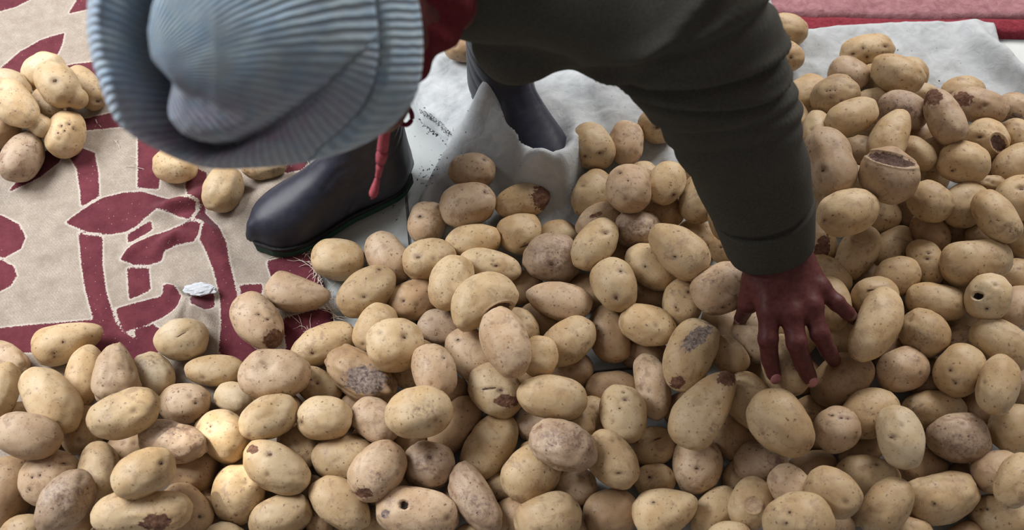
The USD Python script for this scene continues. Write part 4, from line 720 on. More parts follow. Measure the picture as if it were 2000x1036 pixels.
((-0.2525, 0.5958, 0.032), 22.8, (0.0464, 0.0273, 0.0246), 't', (0, 0, 0, 0.35, []), [('pit', [-0.0176, -0.0165, 0.0172], [227.8, -74.0, -40.3], [101.2, 240.6, 129.8], [0.001, -0.475, 0.88])], 'long tan potato lying at the frayed blanket edge'),
((-0.1953, 0.5415, 0.049), -33.7, (0.0549, 0.0303, 0.0281), 'b', (0, 0, 0, 2.6, []), [('scab', [0.0188, -0.0082, 0.0253], [29.7, 22.6, -5.1], [-29.2, 43.8, 24.1], [0.352, -0.261, 0.899])], 'angular brown scab-skinned potato with flat facets'),
((-0.2542, 0.5348, 0.03), -34.1, (0.0342, 0.0231, 0.0216), 't', (0, 0, 0, 0.35, []), [('pit', [-0.0051, -0.0027, 0.0212], [229.4, 183.3, -51.7], [-191.0, 281.8, 151.7], [0.381, -0.224, 0.897]), ('pit', [0.0043, -0.0017, 0.0214], [229.4, 183.3, -51.7], [-191.0, 281.8, 151.7], [0.381, -0.224, 0.897])], 'small potato with two deep eyes behind the very big beige one'),
((-0.1497, 0.5697, 0.083), 10.0, (0.0371, 0.0348, 0.0314), 'y', (0, 0, 0, 0.35, []), [('pit', [0.0139, -0.0053, 0.0287], [214.7, -26.6, -22.6], [34.0, 191.9, 96.8], [0.037, -0.455, 0.89])], 'plump round potato with a navel-like dimple'),
((-0.1821, 0.6104, 0.05), 70.2, (0.0374, 0.0274, 0.0251), 'y', (0, 0, 0, 0.35, []), [], 'pale speckled potato tucked behind the navel-dimpled one'),
((-0.0962, 0.6238, 0.024), -18.2, (0.0331, 0.0254, 0.0231), 'g', (0, 0, 0, 0.35, []), [], 'purple-brown shaded potato right of the navel-dimpled one'),
((-0.0976, 0.5292, 0.091), -73.7, (0.0385, 0.0275, 0.0254), 'p', (0, 0, 0, 0.35, []), [('pit', [-0.0043, 0.0143, 0.0215], [96.4, 376.0, -27.4], [-338.8, 98.8, 164.0], [0.425, -0.043, 0.904])], 'upright beige potato with a small black eye near the top'),
((-0.3619, 0.5197, 0.028), -25.0, (0.0273, 0.0203, 0.019), 'w', (0, 0, 0, 0.35, []), [], 'small bright potato half under the very big beige one'),
((-0.3012, 0.4729, 0.076), 23.4, (0.0379, 0.0271, 0.0245), 'y', (0, 0, 0, 0.35, []), [], 'glossy pale potato freckled evenly with green-grey specks'),
((-0.2334, 0.4732, 0.072), -3.9, (0.0354, 0.0279, 0.0257), 'y', (0, 0, 0, 0.35, []), [('pit', [-0.0246, -0.0129, 0.0142], [255.8, 35.7, -44.5], [-16.6, 242.0, 99.1], [0.208, -0.358, 0.91])], 'smooth short potato with a pointed sprout scar at left'),
((-0.1719, 0.4763, 0.056), -42.5, (0.036, 0.0259, 0.0243), 'p', (0, 0, 0, 0.35, []), [], 'brown-spotted potato partly covered by a large pale one, left of the large grey-smeared pale potato'),
((-0.1127, 0.4675, 0.107), 11.7, (0.0418, 0.0317, 0.029), 'y', (-0.08, 0, 0, 0.35, []), [('dirt', [0.0065, -0.0114, 0.0267], [61.0, -10.4, -5.3], [21.6, 104.3, 44.3], [0.013, -0.393, 0.919])], 'large pale potato with a grey smear across the middle'),
((-0.0739, 0.483, 0.024), 52.8, (0.0461, 0.0265, 0.0243), 'b', (0, 0, 0, 0.35, []), [], 'long brown potato slanting under the grey-smeared one'),
((-0.2722, 0.4522, 0.032), -55.9, (0.0354, 0.0237, 0.0227), 't', (0, 0, 0, 0.35, []), [], 'shaded potato behind the notch-topped one'),
((-0.2857, 0.4119, 0.066), -28.8, (0.0452, 0.0281, 0.0269), 'y', (0, 0, 0, 0.35, []), [('rot', [-0.0317, 0.0012, 0.0191], [119.4, 78.3, -31.0], [-91.3, 165.9, 67.0], [0.354, -0.176, 0.918]), ('pit', [-0.0071, 0.0044, 0.0262], [164.1, 107.6, -42.7], [-146.1, 265.4, 107.2], [0.354, -0.176, 0.918])], 'large oval potato with a dark notch at upper left'),
((-0.2104, 0.4313, 0.043), -6.2, (0.0395, 0.0296, 0.0276), 't', (0, 0, 0, 0.35, []), [], 'plain tan potato in shade between two large ones, left of the crusty-tipped big beige potato'),
((-0.162, 0.4059, 0.072), 51.4, (0.0393, 0.0305, 0.0279), 'p', (0, 0, 0, 0.35, []), [('rot', [-0.0332, -0.0095, 0.0122], [66.0, -75.6, -12.5], [132.5, 105.9, 59.5], [-0.175, -0.307, 0.936]), ('dirt', [-0.0092, -0.0123, 0.0246], [58.7, -67.2, -11.1], [85.2, 68.1, 38.2], [-0.175, -0.307, 0.936])], 'big beige potato with a dark crusted lower tip'),
((-0.1028, 0.4226, 0.045), -10.7, (0.0324, 0.0306, 0.0286), 'g', (0, 0, 0, 1.0, []), [('pit', [0.0032, 0.0008, 0.0285], [191.9, 41.9, -15.1], [-39.5, 208.4, 75.6], [0.142, -0.314, 0.939]), ('dirt', [0.0035, -0.0062, 0.0278], [59.1, 12.9, -4.6], [-13.8, 72.9, 26.5], [0.142, -0.314, 0.939])], 'ball-like dirty potato with a grey sunken eye'),
((-0.3356, 0.3885, 0.038), 80.8, (0.0369, 0.0325, 0.0301), 't', (0, 0, 0, 0.35, []), [], 'flat-faced potato with a wet shiny highlight'),
((-0.2807, 0.3602, 0.041), 16.7, (0.0395, 0.0252, 0.0234), 't', (0, 0, 0, 0.35, []), [], 'smooth tan potato at the bottom below the notch-topped one'),
((-0.2078, 0.3722, 0.047), -40.1, (0.0429, 0.0274, 0.0262), 't', (0, 0, 0, 0.35, []), [], 'smooth oval brown-tan potato leaning down to the right'),
((-0.1151, 0.3603, 0.051), -8.7, (0.0519, 0.0311, 0.0294), 'p', (0, 0, 0, 0.35, []), [('hole', [-0.0122, -0.0008, 0.0286], [199.1, 36.0, -18.1], [-29.4, 192.1, 59.4], [0.136, -0.274, 0.952]), ('scab', [-0.0328, -0.0123, 0.0196], [177.0, 32.0, -16.0], [-29.4, 192.1, 59.4], [0.136, -0.274, 0.952])], 'large potato with a single round black hole'),
((-0.1666, 0.3563, 0.018), 26.9, (0.0245, 0.02, 0.0185), 't', (0, 0, 0, 0.35, []), [], 'small potato squeezed left of the round-holed one'),
((-0.0556, 0.579, 0.04), -60.4, (0.038, 0.0298, 0.0274), 'p', (0, 0, 0, 0.35, []), [('pit', [-0.0143, -0.0096, 0.0239], [117.3, 215.8, -9.3], [-288.3, 163.6, 161.3], [0.401, -0.179, 0.898])], 'beige potato with a brown eye at its upper corner, below the slit-bellied kidney potato'),
((-0.0076, 0.554, 0.123), -70.3, (0.0479, 0.0299, 0.0275), 'p', (0, 0, 0, 0.6, []), [], 'smooth pinkish potato with peeled skin, topmost in the middle'),
((0.0096, 0.6114, 0.048), -56.3, (0.0294, 0.0254, 0.0233), 't', (0, 0, 0, 0.35, []), [], 'freckled potato mostly hidden by the pinkish peeled-skin one, lower left of the left-pointed brown-pink potato'),
((0.0355, 0.5467, 0.096), 80.1, (0.0281, 0.0232, 0.0214), 'y', (0, 0, 0, 0.35, []), [], 'small round yellow potato right of the pinkish peeled-skin one'),
((0.074, 0.5823, 0.068), 39.3, (0.0414, 0.0281, 0.0258), 't', (0, 0, 0, 0.35, []), [], 'tan oval potato speckled black, tilted up to the right'),
((0.0789, 0.5611, 0.024), 13.4, (0.03, 0.026, 0.0238), 'b', (0, 0, 0, 0.35, []), [], 'brown potato in the shade beneath the tilted one'),
((0.1301, 0.6065, 0.041), -80.2, (0.0414, 0.0267, 0.0246), 'b', (0, 0, 0, 0.35, []), [], 'greenish-brown upright potato beside the bare floor patch'),
((-0.0209, 0.5178, 0.057), -44.7, (0.0393, 0.0314, 0.0289), 'y', (0, 0, 0, 0.35, []), [('rot', [0.0265, -0.0061, 0.0206], [45.0, 45.1, -1.0], [-81.9, 82.8, 51.4], [0.295, -0.276, 0.915]), ('cut', [0.0002, -0.0124, 0.0266], [61.9, 72.7, 1.9], [-357.8, 298.7, 205.6], [0.295, -0.276, 0.915]), ('pit', [0.0133, -0.0036, 0.027], [154.2, 154.5, -3.3], [-196.6, 198.8, 123.4], [0.295, -0.276, 0.915])], 'black-cracked potato with crusts of soil'),
((0.0493, 0.4927, 0.092), -8.4, (0.0442, 0.0273, 0.025), 'y', (0, 0, 0, 0.35, []), [], 'clean level oval potato with almost no marks'),
((-0.0293, 0.453, 0.028), 59.6, (0.0475, 0.0306, 0.0281), 'y', (0, 0, 0, 0.35, []), [], 'long clean greenish-yellow potato standing aslant'),
((0.0617, 0.4277, 0.102), -20.5, (0.0432, 0.0299, 0.0275), 'g', (0, 0, 0, 1.8, []), [('dirt', [0.0002, -0.0042, 0.0272], [34.3, 12.1, 1.7], [-20.6, 55.2, 22.3], [0.076, -0.35, 0.934])], 'lumpy brown-grey warted potato'),
((0.0238, 0.4096, 0.054), 41.2, (0.0397, 0.0323, 0.03), 't', (0, 0, 0, 0.35, []), [], 'freckled tan potato below the lumpy warted one'),
((0.121, 0.4181, 0.074), -53.0, (0.0393, 0.0281, 0.0257), 't', (0, 0, 0, 0.35, []), [('pit', [0.0221, -0.0096, 0.0193], [100.8, 124.8, 14.8], [-302.6, 228.1, 137.0], [0.211, -0.282, 0.936])], 'dotted tan potato with a slit-like eye near its base, below the two-dotted egg-like potato'),
((0.0772, 0.4022, 0.024), 2.1, (0.0293, 0.0244, 0.0229), 'p', (0, 0, 0, 0.35, []), [], 'dusky pink potato in a gap below the lumpy warted one'),
((0.033, 0.4838, 0.022), -10.2, (0.0304, 0.0231, 0.0213), 'g', (0, 0, 0, 0.35, []), [], 'purple shaded potato between clean oval and lumpy warted ones, left of the two-dotted egg-like potato'),
((0.0847, 0.4733, 0.06), -64.1, (0.0239, 0.0193, 0.0177), 't', (0, 0, 0, 0.35, []), [], 'narrow strip of potato right under the clean level oval'),
((0.1086, 0.4886, 0.031), -51.7, (0.0329, 0.0245, 0.0224), 't', (0, 0, 0, 0.35, []), [], 'shaded yellow potato behind the two-dotted one'),
((0.1319, 0.5323, 0.024), -5.5, (0.0361, 0.0258, 0.0235), 'b', (0, 0, 0, 0.35, []), [], 'brown potato on the bare floor patch with grey chafing, left of the narrow finger-shaped potato'),
((0.1386, 0.4809, 0.07), -84.0, (0.0391, 0.03, 0.0276), 'y', (0, 0, 0, 0.35, []), [('pit', [-0.0184, 0.0007, 0.0244], [57.3, 385.1, 39.7], [-479.3, 50.7, 199.8], [0.367, -0.149, 0.918]), ('pit', [-0.0075, 0.0012, 0.0271], [32.7, 220.0, 22.7], [-359.5, 38.0, 149.8], [0.367, -0.149, 0.918]), ('pit', [0.0037, -0.007, 0.0267], [57.3, 385.1, 39.7], [-479.3, 50.7, 199.8], [0.367, -0.149, 0.918])], 'neat egg-like potato with two black eye dots'),
((0.1826, 0.5304, 0.043), -81.6, (0.0468, 0.0225, 0.0208), 'p', (0, 0, 0, 0.35, []), [], 'narrow finger-shaped potato standing upright'),
((-0.0459, 0.3772, 0.051), -57.3, (0.0485, 0.0245, 0.0228), 'g', (0, 0.12, 0, 1.3, []), [('dirt', [0.0142, -0.0022, 0.0217], [21.4, 34.2, -1.4], [-53.9, 34.6, 20.5], [0.276, -0.133, 0.952])], 'long grimy purple-brown bent potato'),
((0.0437, 0.3486, 0.063), 12.0, (0.0414, 0.0307, 0.029), 't', (0, 0, 0, 0.35, []), [], 'broad tan potato at the bottom edge, plain skinned'),
((0.0031, 0.3628, 0.024), 18.6, (0.0326, 0.0257, 0.0243), 'b', (0, 0, 0, 0.35, []), [], 'shaded brown potato behind the long grimy bent one'),
((0.1223, 0.3673, 0.028), 12.4, (0.0353, 0.0292, 0.0277), 'b', (0, 0, 0, 0.35, []), [], 'brown dappled round potato at the bottom'),
((0.18, 0.4545, 0.024), 14.4, (0.0301, 0.0251, 0.0234), 't', (0, 0, 0, 0.35, []), [('cut', [-0.0001, 0.0007, 0.0234], [91.7, 11.1, 25.5], [-96.4, 483.3, 135.4], [-0.221, -0.304, 0.927])], 'dull potato with a dark crooked crease, lower right of the two-dotted egg-like potato'),
((0.1788, 0.4104, 0.023), 8.5, (0.0269, 0.0213, 0.02), 'y', (0, 0, 0, 0.35, []), [('pit', [-0.0091, -0.0012, 0.0188], [303.5, -59.7, 41.0], [54.8, 365.2, 125.6], [-0.185, -0.295, 0.938])], 'small potato with one dark round eye, above the large right-pointed potato'),
((0.1846, 0.3618, 0.052), 13.9, (0.0409, 0.0291, 0.0277), 'y', (0.3, 0, 0, 0.35, []), [('pit', [-0.0161, 0.0077, 0.0244], [257.2, -75.8, 38.4], [93.4, 377.0, 119.3], [-0.214, -0.246, 0.945])], 'large pale potato pointed at its right end'),
((0.1779, 0.5887, 0.02), 1.4, (0.0309, 0.0224, 0.0203), 'b', (0, 0, 0, 0.35, []), [], 'dark brown potato under the finger-shaped one'),
((0.1772, 0.604, 0.071), -23.1, (0.0379, 0.0281, 0.0253), 'y', (0, 0, 0, 0.8, [([0.0198, -0.0091, 0.0049], np.float64(0.0107))]), [], 'speckled potato with a whitish blister at its right side'),
((0.2246, 0.551, 0.093), 65.4, (0.0518, 0.0311, 0.0292), 'y', (0, 0, 0, 0.35, []), [('scab', [0.0122, -0.0019, 0.0283], [35.8, -21.3, 18.2], [42.0, 90.9, 24.0], [-0.463, -0.02, 0.886]), ('rot', [-0.0479, 0.0009, 0.0112], [37.6, -102.3, 17.4], [105.3, 48.3, 56.1], [-0.463, -0.02, 0.886])], 'potato with a big grey patch of torn skin'),
((0.2779, 0.56, 0.073), -48.1, (0.0298, 0.0221, 0.02), 't', (0, 0, 0, 0.35, []), [], 'small spotted potato right of the torn-skin one'),
((0.2352, 0.4753, 0.101), 52.3, (0.0574, 0.0315, 0.0298), 'y', (0.34, -0.06, 0, 0.35, []), [('rot', [0.0395, -0.0025, 0.0215], [48.4, -73.2, 15.5], [77.9, 60.3, 41.5], [-0.417, -0.084, 0.905]), ('dirt', [-0.0198, -0.0252, 0.0147], [62.2, -94.1, 19.9], [129.9, 100.5, 69.1], [-0.417, -0.084, 0.905])], 'pear-like potato with a black rotten neck'),
((0.3016, 0.4966, 0.067), -59.3, (0.0423, 0.0306, 0.0279), 't', (0, 0, 0, 0.35, []), [], 'mottled brown-blotched potato behind a big oval one, upper left of the huge greenish-topped oval potato'),
((0.3214, 0.4503, 0.112), -58.7, (0.0443, 0.0352, 0.0321), 't', (0.12, 0, 0, 0.35, []), [], 'huge broad oval potato, greenish on top'),
((0.3952, 0.452, 0.088), 31.4, (0.0296, 0.0273, 0.0258), 'p', (0, 0, 0, 0.35, []), [('pit', [0.0019, 0.0054, 0.0252], [201.5, -158.5, 76.1], [194.5, 318.2, 147.6], [-0.444, -0.139, 0.885]), ('pit', [-0.0041, 0.0138, 0.022], [201.5, -158.5, 76.1], [259.3, 424.3, 196.8], [-0.444, -0.139, 0.885]), ('pit', [0.0087, 0.0, 0.0247], [241.8, -190.1, 91.4], [259.3, 424.3, 196.8], [-0.444, -0.139, 0.885])], 'rounded pinkish potato with wrinkles on top'),
((0.3177, 0.5905, 0.068), -81.9, (0.0388, 0.0277, 0.0258), 'p', (0, 0, 0, 0.35, []), [('pit', [0.0019, 0.0062, 0.0251], [91.0, 353.9, 78.9], [-329.9, 47.1, 169.3], [0.402, -0.297, 0.866])], 'pitted potato touched by the index finger, right of the torn-skin potato'),
((0.3448, 0.5361, 0.096), -83.4, (0.0408, 0.0296, 0.0278), 't', (0, 0, 0, 0.35, []), [], 'tan potato gripped under the middle fingers'),
((0.4276, 0.5362, 0.051), 33.3, (0.0466, 0.0313, 0.0298), 'b', (0, 0, 0, 0.35, []), [], 'large dull brown potato just right of the fingertips'),
((0.4466, 0.4826, 0.069), 28.8, (0.0384, 0.0302, 0.0288), 't', (0, 0, 0, 0.35, []), [], 'round-shouldered brown potato above the wrinkle-topped one'),
((0.2326, 0.428, 0.03), -92.8, (0.0365, 0.0312, 0.029), 'p', (0, 0, 0, 0.35, []), [('pit', [0.0136, -0.0048, 0.0265], [2.6, 219.1, 37.6], [-292.8, -14.4, 104.6], [0.339, -0.163, 0.927])], 'blocky beige potato with a central dark eye'),
((0.3075, 0.4241, 0.05), -5.8, (0.0339, 0.0265, 0.0244), 'g', (0, 0, 0, 0.35, []), [('dirt', [0.0137, -0.0064, 0.0216], [59.2, 1.1, 13.6], [-5.0, 49.3, 17.8], [-0.204, -0.351, 0.914])], 'potato half stained dark purple, sunk in a gap'),
((0.3776, 0.4261, 0.022), 13.0, (0.0324, 0.0232, 0.022), 'b', (0, 0, 0, 0.35, []), [], 'brown speckled potato top beneath the huge oval one'),
((0.2877, 0.3712, 0.056), 65.7, (0.034, 0.0254, 0.0244), 'y', (0, 0, 0, 0.35, []), [('ring', [-0.0104, -0.0008, 0.0232], [36.5, -99.1, 23.5], [100.8, 45.4, 35.0], [-0.361, 0.087, 0.928])], 'potato with a round ring-like scab'),
((0.2501, 0.3704, 0.024), 46.4, (0.0386, 0.024, 0.0232), 'y', (0, 0, 0, 0.35, []), [], 'yellowish potato leaning against the ring-scabbed one'),
((0.3324, 0.3839, 0.075), -53.0, (0.0294, 0.0248, 0.0225), 'p', (0, 0, 0, 0.35, []), [], 'small grey-pink potato right of the ring-scabbed one'),
((0.3228, 0.3281, 0.12), 18.9, (0.04, 0.0353, 0.0339), 't', (0, 0, 0, 0.35, []), [('pit', [-0.0156, 0.0079, 0.0303], [307.7, -133.3, 89.4], [107.8, 314.8, 98.4], [-0.343, -0.171, 0.924]), ('pit', [-0.0243, -0.0013, 0.0269], [256.4, -111.1, 74.5], [134.7, 393.6, 122.9], [-0.343, -0.171, 0.924]), ('dirt', [0.0014, -0.0117, 0.032], [128.2, -55.5, 37.2], [44.9, 131.2, 41.0], [-0.343, -0.171, 0.924])], 'large round nearest potato with a red-brown spot'),
((0.3712, 0.3675, 0.106), -38.6, (0.0331, 0.0277, 0.0251), 't', (0, 0, 0, 0.35, []), [], 'plain oval tan potato behind the red-brown-spotted one'),
((0.3959, 0.3522, 0.03), -44.9, (0.0218, 0.0183, 0.0166), 'p', (0, 0, 0, 0.35, []), [], 'pale knob of a potato at the bottom edge beside the red-spotted one'),
((0.4346, 0.4048, 0.053), -12.1, (0.0393, 0.0264, 0.0242), 't', (0, 0, 0, 0.35, []), [('pit', [0.0051, 0.0089, 0.0226], [302.0, 29.8, 99.6], [-79.2, 369.1, 129.8], [-0.258, -0.369, 0.893])], 'level brown-spotted potato with a black eye, lower left of the whitish smooth standing potato'),
((0.2829, 0.4682, 0.026), -59.3, (0.0338, 0.0278, 0.0253), 'b', (0, 0, 0, 0.35, []), [], 'nearly black-shaded potato behind the rot-necked pear'),
((0.2558, 0.3278, 0.059), 4.4, (0.027, 0.0198, 0.0189), 'y', (0, 0, 0, 0.35, []), [], 'pale potato tip at the bottom edge below the ring-scabbed one'),
((0.3214, 0.5487, 0.022), -21.5, (0.0308, 0.0242, 0.0218), 'b', (0, 0, 0, 0.35, []), [], 'dark shaded potato below the fingers'),
((0.3914, 0.5081, 0.018), 16.8, (0.0255, 0.0198, 0.0185), 'b', (0, 0, 0, 0.35, []), [], 'little dark potato between huge oval and wrinkle-topped ones, upper left of the wrinkle-topped round potato'),
((0.2918, 0.6217, 0.028), -36.6, (0.0388, 0.0298, 0.0268), 'b', (0, 0, 0, 0.35, []), [], 'very dark potato in the hollow left of the hand'),
((0.4801, 0.6402, 0.079), 33.2, (0.0315, 0.03, 0.0274), 'y', (0, 0, 0, 0.35, []), [('cut', [-0.0076, 0.0038, 0.0264], [53.4, -29.7, 27.9], [139.3, 430.9, 193.0], [-0.537, -0.194, 0.821])], 'crease-topped potato behind a big kidney-shaped one, above the big kidney-shaped pale potato'),
((0.4603, 0.5811, 0.115), 58.8, (0.0573, 0.0274, 0.0267), 'y', (-0.05, 0.12, 0, 0.35, []), [], 'big bent kidney-shaped pale potato right of the little finger'),
((0.5367, 0.5922, 0.072), -66.4, (0.0328, 0.0308, 0.0282), 't', (0, 0, 0, 0.35, []), [('dirt', [0.0083, -0.0207, 0.0197], [36.0, 52.9, 23.1], [-76.4, 33.4, 42.6], [0.233, -0.518, 0.823])], 'well rounded grey-freckled potato'),
((0.6025, 0.5911, 0.043), -34.2, (0.0294, 0.023, 0.0206), 'p', (0, 0, 0, 0.35, []), [('dirt', [-0.0006, -0.0053, 0.0201], [63.0, 26.4, 27.2], [-61.7, 90.7, 54.6], [-0.114, -0.568, 0.815])], 'reddish-patched potato peeping between bigger ones, above the round two-eyed potato'),
((0.6295, 0.5724, 0.082), -38.4, (0.0413, 0.0288, 0.026), 'y', (0, 0, 0, 0.35, []), [], 'large yellow-tan freckled potato near the right edge'),
((0.5019, 0.5439, 0.061), 22.5, (0.0349, 0.0279, 0.0261), 'p', (0, 0, 0, 0.35, []), [('dirt', [0.0088, 0.0006, 0.0252], [135.2, -83.8, 55.4], [58.3, 141.2, 71.1], [-0.485, -0.225, 0.845])], 'pale oval potato with a dark blotch at upper right'),
((0.5695, 0.5374, 0.075), 48.6, (0.0354, 0.0298, 0.0294), 'y', (0, 0, 0, 0.35, []), [('pit', [-0.0218, 0.0099, 0.021], [182.1, -306.4, 142.0], [260.9, 230.1, 161.8], [-0.559, 0.051, 0.828]), ('pit', [-0.0294, -0.0034, 0.016], [182.1, -306.4, 142.0], [260.9, 230.1, 161.8], [-0.559, 0.051, 0.828])], 'round clear-skinned potato with two small dark eyes'),
((0.5985, 0.5039, 0.104), 64.7, (0.0408, 0.0241, 0.0249), 'y', (0, 0, 0, 0.35, []), [], 'egg-shaped pale potato with an orange right flank'),
((0.6728, 0.5478, 0.024), -90.6, (0.0372, 0.0227, 0.023), 'p', (0, 0, 0, 0.35, []), [], 'dusty potato cut by the right edge beside the orange-flanked one'),
((0.5402, 0.4974, 0.042), -4.3, (0.0422, 0.0251, 0.0229), 'y', (0, 0, 0, 0.35, []), [('dirt', [-0.0294, -0.0072, 0.0151], [78.9, -6.7, 30.2], [-7.6, 100.2, 42.1], [-0.359, -0.384, 0.851])], 'level potato with a brown patch at its left end, left of the orange-flanked egg-shaped potato'),
((0.4648, 0.4357, 0.103), -87.2, (0.0396, 0.027, 0.0259), 'w', (0, 0, 0, 0.35, []), [('pit', [0.0053, -0.0176, 0.0193], [35.7, 189.0, 68.4], [-380.3, 18.6, 147.2], [0.319, -0.375, 0.871])], 'whitish smooth standing potato with a small scuff'),
((0.5502, 0.45, 0.066), 2.9, (0.0384, 0.0309, 0.0285), 'g', (0, 0, 0, 0.35, []), [('dirt', [-0.0076, -0.0176, 0.0228], [31.2, -6.6, 12.9], [2.8, 56.6, 21.9], [-0.419, -0.309, 0.853])], 'purple-tinged oval potato with an ochre patch'),
((0.6326, 0.4692, 0.048), 43.8, (0.0333, 0.0298, 0.0291), 'y', (0, 0, 0, 0.35, []), [], 'smooth plain yellow potato at the right edge'),
((0.5915, 0.4085, 0.059), 3.5, (0.0313, 0.0267, 0.0247), 'p', (0, 0, 0, 0.35, []), [], 'pinkish-white potato below the smooth yellow one at right'),
((0.591, 0.3833, 0.101), 53.6, (0.0362, 0.0225, 0.0237), 't', (0, 0, 0, 0.35, []), [], 'tan potato cut by the right edge low down'),
((0.4401, 0.3587, 0.082), 49.6, (0.0402, 0.0258, 0.026), 't', (0, 0, 0, 0.35, []), [], 'speckled tan potato leaning against a big knobbly one, left of the big black-eyed knobbly potato'),
((0.521, 0.3795, 0.048), 16.5, (0.0492, 0.0307, 0.0297), 'y', (0, 0, 0, 1.0, []), [('dirt', [-0.0453, 0.0031, 0.0111], [97.7, -43.1, 42.3], [31.0, 104.9, 35.1], [-0.451, -0.16, 0.878]), ('pit', [-0.0244, -0.0087, 0.0244], [342.0, -150.8, 148.2], [108.6, 367.1, 122.9], [-0.451, -0.16, 0.878])], 'big knobbly potato with a black-eyed left end'),
((0.5974, 0.3647, 0.026), 0.6, (0.0357, 0.0285, 0.0266), 'y', (0, 0, 0, 0.35, []), [('pit', [-0.0227, 0.0029, 0.0203], [287.4, -42.8, 130.8], [4.3, 381.3, 115.5], [-0.432, -0.257, 0.865]), ('pit', [-0.0283, 0.0031, 0.0159], [359.3, -53.6, 163.6], [5.7, 508.4, 154.0], [-0.432, -0.257, 0.865])], 'pale broad potato in the lower right corner with dark eyes'),
((0.471, 0.3351, 0.046), 5.1, (0.0324, 0.0212, 0.0202), 't', (0, 0, 0, 0.35, []), [], 'potato top on the bottom edge below the knobbly one'),
((0.5473, 0.3338, 0.02), 12.1, (0.0254, 0.0195, 0.0189), 'y', (0, 0, 0, 0.35, []), [], 'small yellow potato tip at the bottom edge near the lower right corner'),
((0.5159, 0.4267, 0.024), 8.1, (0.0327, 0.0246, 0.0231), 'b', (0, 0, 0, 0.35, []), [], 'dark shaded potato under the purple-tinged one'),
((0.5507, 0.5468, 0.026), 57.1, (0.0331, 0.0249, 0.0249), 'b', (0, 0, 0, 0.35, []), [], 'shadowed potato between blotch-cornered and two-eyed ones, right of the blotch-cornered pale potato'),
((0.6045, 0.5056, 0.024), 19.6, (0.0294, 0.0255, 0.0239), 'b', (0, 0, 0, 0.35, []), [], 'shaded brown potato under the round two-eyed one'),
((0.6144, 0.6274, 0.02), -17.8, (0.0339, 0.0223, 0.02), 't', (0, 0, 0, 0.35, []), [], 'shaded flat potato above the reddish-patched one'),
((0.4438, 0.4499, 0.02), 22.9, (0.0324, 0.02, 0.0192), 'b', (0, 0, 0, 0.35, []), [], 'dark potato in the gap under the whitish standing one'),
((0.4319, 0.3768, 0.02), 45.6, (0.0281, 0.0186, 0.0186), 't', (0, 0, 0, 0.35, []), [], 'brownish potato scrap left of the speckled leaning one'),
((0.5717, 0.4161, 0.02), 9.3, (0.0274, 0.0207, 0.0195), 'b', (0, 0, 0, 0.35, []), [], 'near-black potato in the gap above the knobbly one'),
((0.4477, 0.743, 0.131), 23.2, (0.0438, 0.0318, 0.0288), 'y', (0, 0, 0, 0.35, []), [('pit', [-0.0414, -0.003, 0.009], [293.6, -197.4, 97.2], [159.7, 372.5, 274.0], [-0.503, -0.362, 0.785])], 'clean pale oval potato right of the sleeve cuff'),
((0.5282, 0.8006, 0.038), -42.7, (0.0311, 0.0285, 0.0258), 't', (0, 0, 0, 0.35, []), [], 'brown-shouldered potato behind the clean oval by the cuff'),
((0.5087, 0.7962, 0.141), -57.6, (0.0397, 0.0364, 0.0337), 'p', (0, 0, 0, 0.35, []), [('gash', [-0.0056, -0.0055, 0.033], [27.0, 18.2, 4.4], [-65.5, 76.8, 84.4], [0.277, -0.594, 0.755])], 'potato split open by a wide dark gash'),
((0.5749, 0.7818, 0.1), -55.9, (0.0328, 0.027, 0.0253), 't', (0, 0, 0, 0.35, []), [], 'tan potato right below the gashed one'),
((0.6322, 0.7872, 0.081), 35.7, (0.0369, 0.0299, 0.0276), 'y', (0, 0, 0, 0.35, []), [], 'shaded yellow potato under two others at right, left of the dark-dented long potato'),
((0.6252, 0.8813, 0.026), -62.8, (0.0307, 0.0266, 0.0253), 'y', (0, 0, 0, 0.35, []), [], 'small smooth potato right of the gashed one'),
((0.6357, 0.8461, 0.102), -10.2, (0.0364, 0.0313, 0.0279), 'y', (0, 0, 0, 0.35, []), [('pit', [-0.0187, -0.0248, 0.0092], [260.8, -22.6, 91.1], [-49.0, 272.8, 207.9], [-0.308, -0.611, 0.729])], 'large round-ended pale potato with a brown eye'),
((0.6491, 0.7437, 0.119), -70.0, (0.0415, 0.0242, 0.024), 't', (0, 0, 0, 0.35, []), [('dirt', [0.0322, -0.0023, 0.015], [65.1, 92.4, 44.0], [-71.0, 25.9, 50.6], [0.321, -0.582, 0.748])], 'long potato with a dark dented right end'),
((0.7168, 0.8053, 0.075), 31.8, (0.0401, 0.0309, 0.0286), 'y', (0, 0, 0, 0.35, []), [('pit', [-0.0115, 0.0031, 0.0272], [107.4, -119.4, 64.4], [149.5, 241.2, 197.9], [-0.654, -0.194, 0.731])], 'pale potato with a dark mark cut by the right edge'),
((0.6917, 0.8391, 0.06), 0.5, (0.0214, 0.013, 0.0115), 't', (0, 0, 0, 0.35, []), [], 'tiny flat potato between two large ones at upper right, above the dark-dented long potato'),
((0.6217, 0.6898, 0.09), 11.9, (0.0514, 0.032, 0.029), 'y', (0.15, 0, 0.1, 0.35, []), [('dirt', [-0.003, -0.0292, 0.0118], [51.2, -24.4, 22.0], [28.6, 135.7, 83.9], [-0.51, -0.372, 0.775])], 'big long potato with a pinched right end'),
((0.6184, 0.6297, 0.102), 63.5, (0.0329, 0.028, 0.0281), 'w', (0, 0, 0, 0.35, []), [('hole', [-0.0173, 0.0172, 0.0166], [32.3, -135.6, 56.8], [168.0, 83.9, 104.8], [-0.586, 0.19, 0.788]), ('pit', [-0.029, 0.0015, 0.0132], [64.7, -271.3, 113.5], [294.0, 146.8, 183.5], [-0.586, 0.19, 0.788])], 'pale round potato with a grey-rimmed hole'),
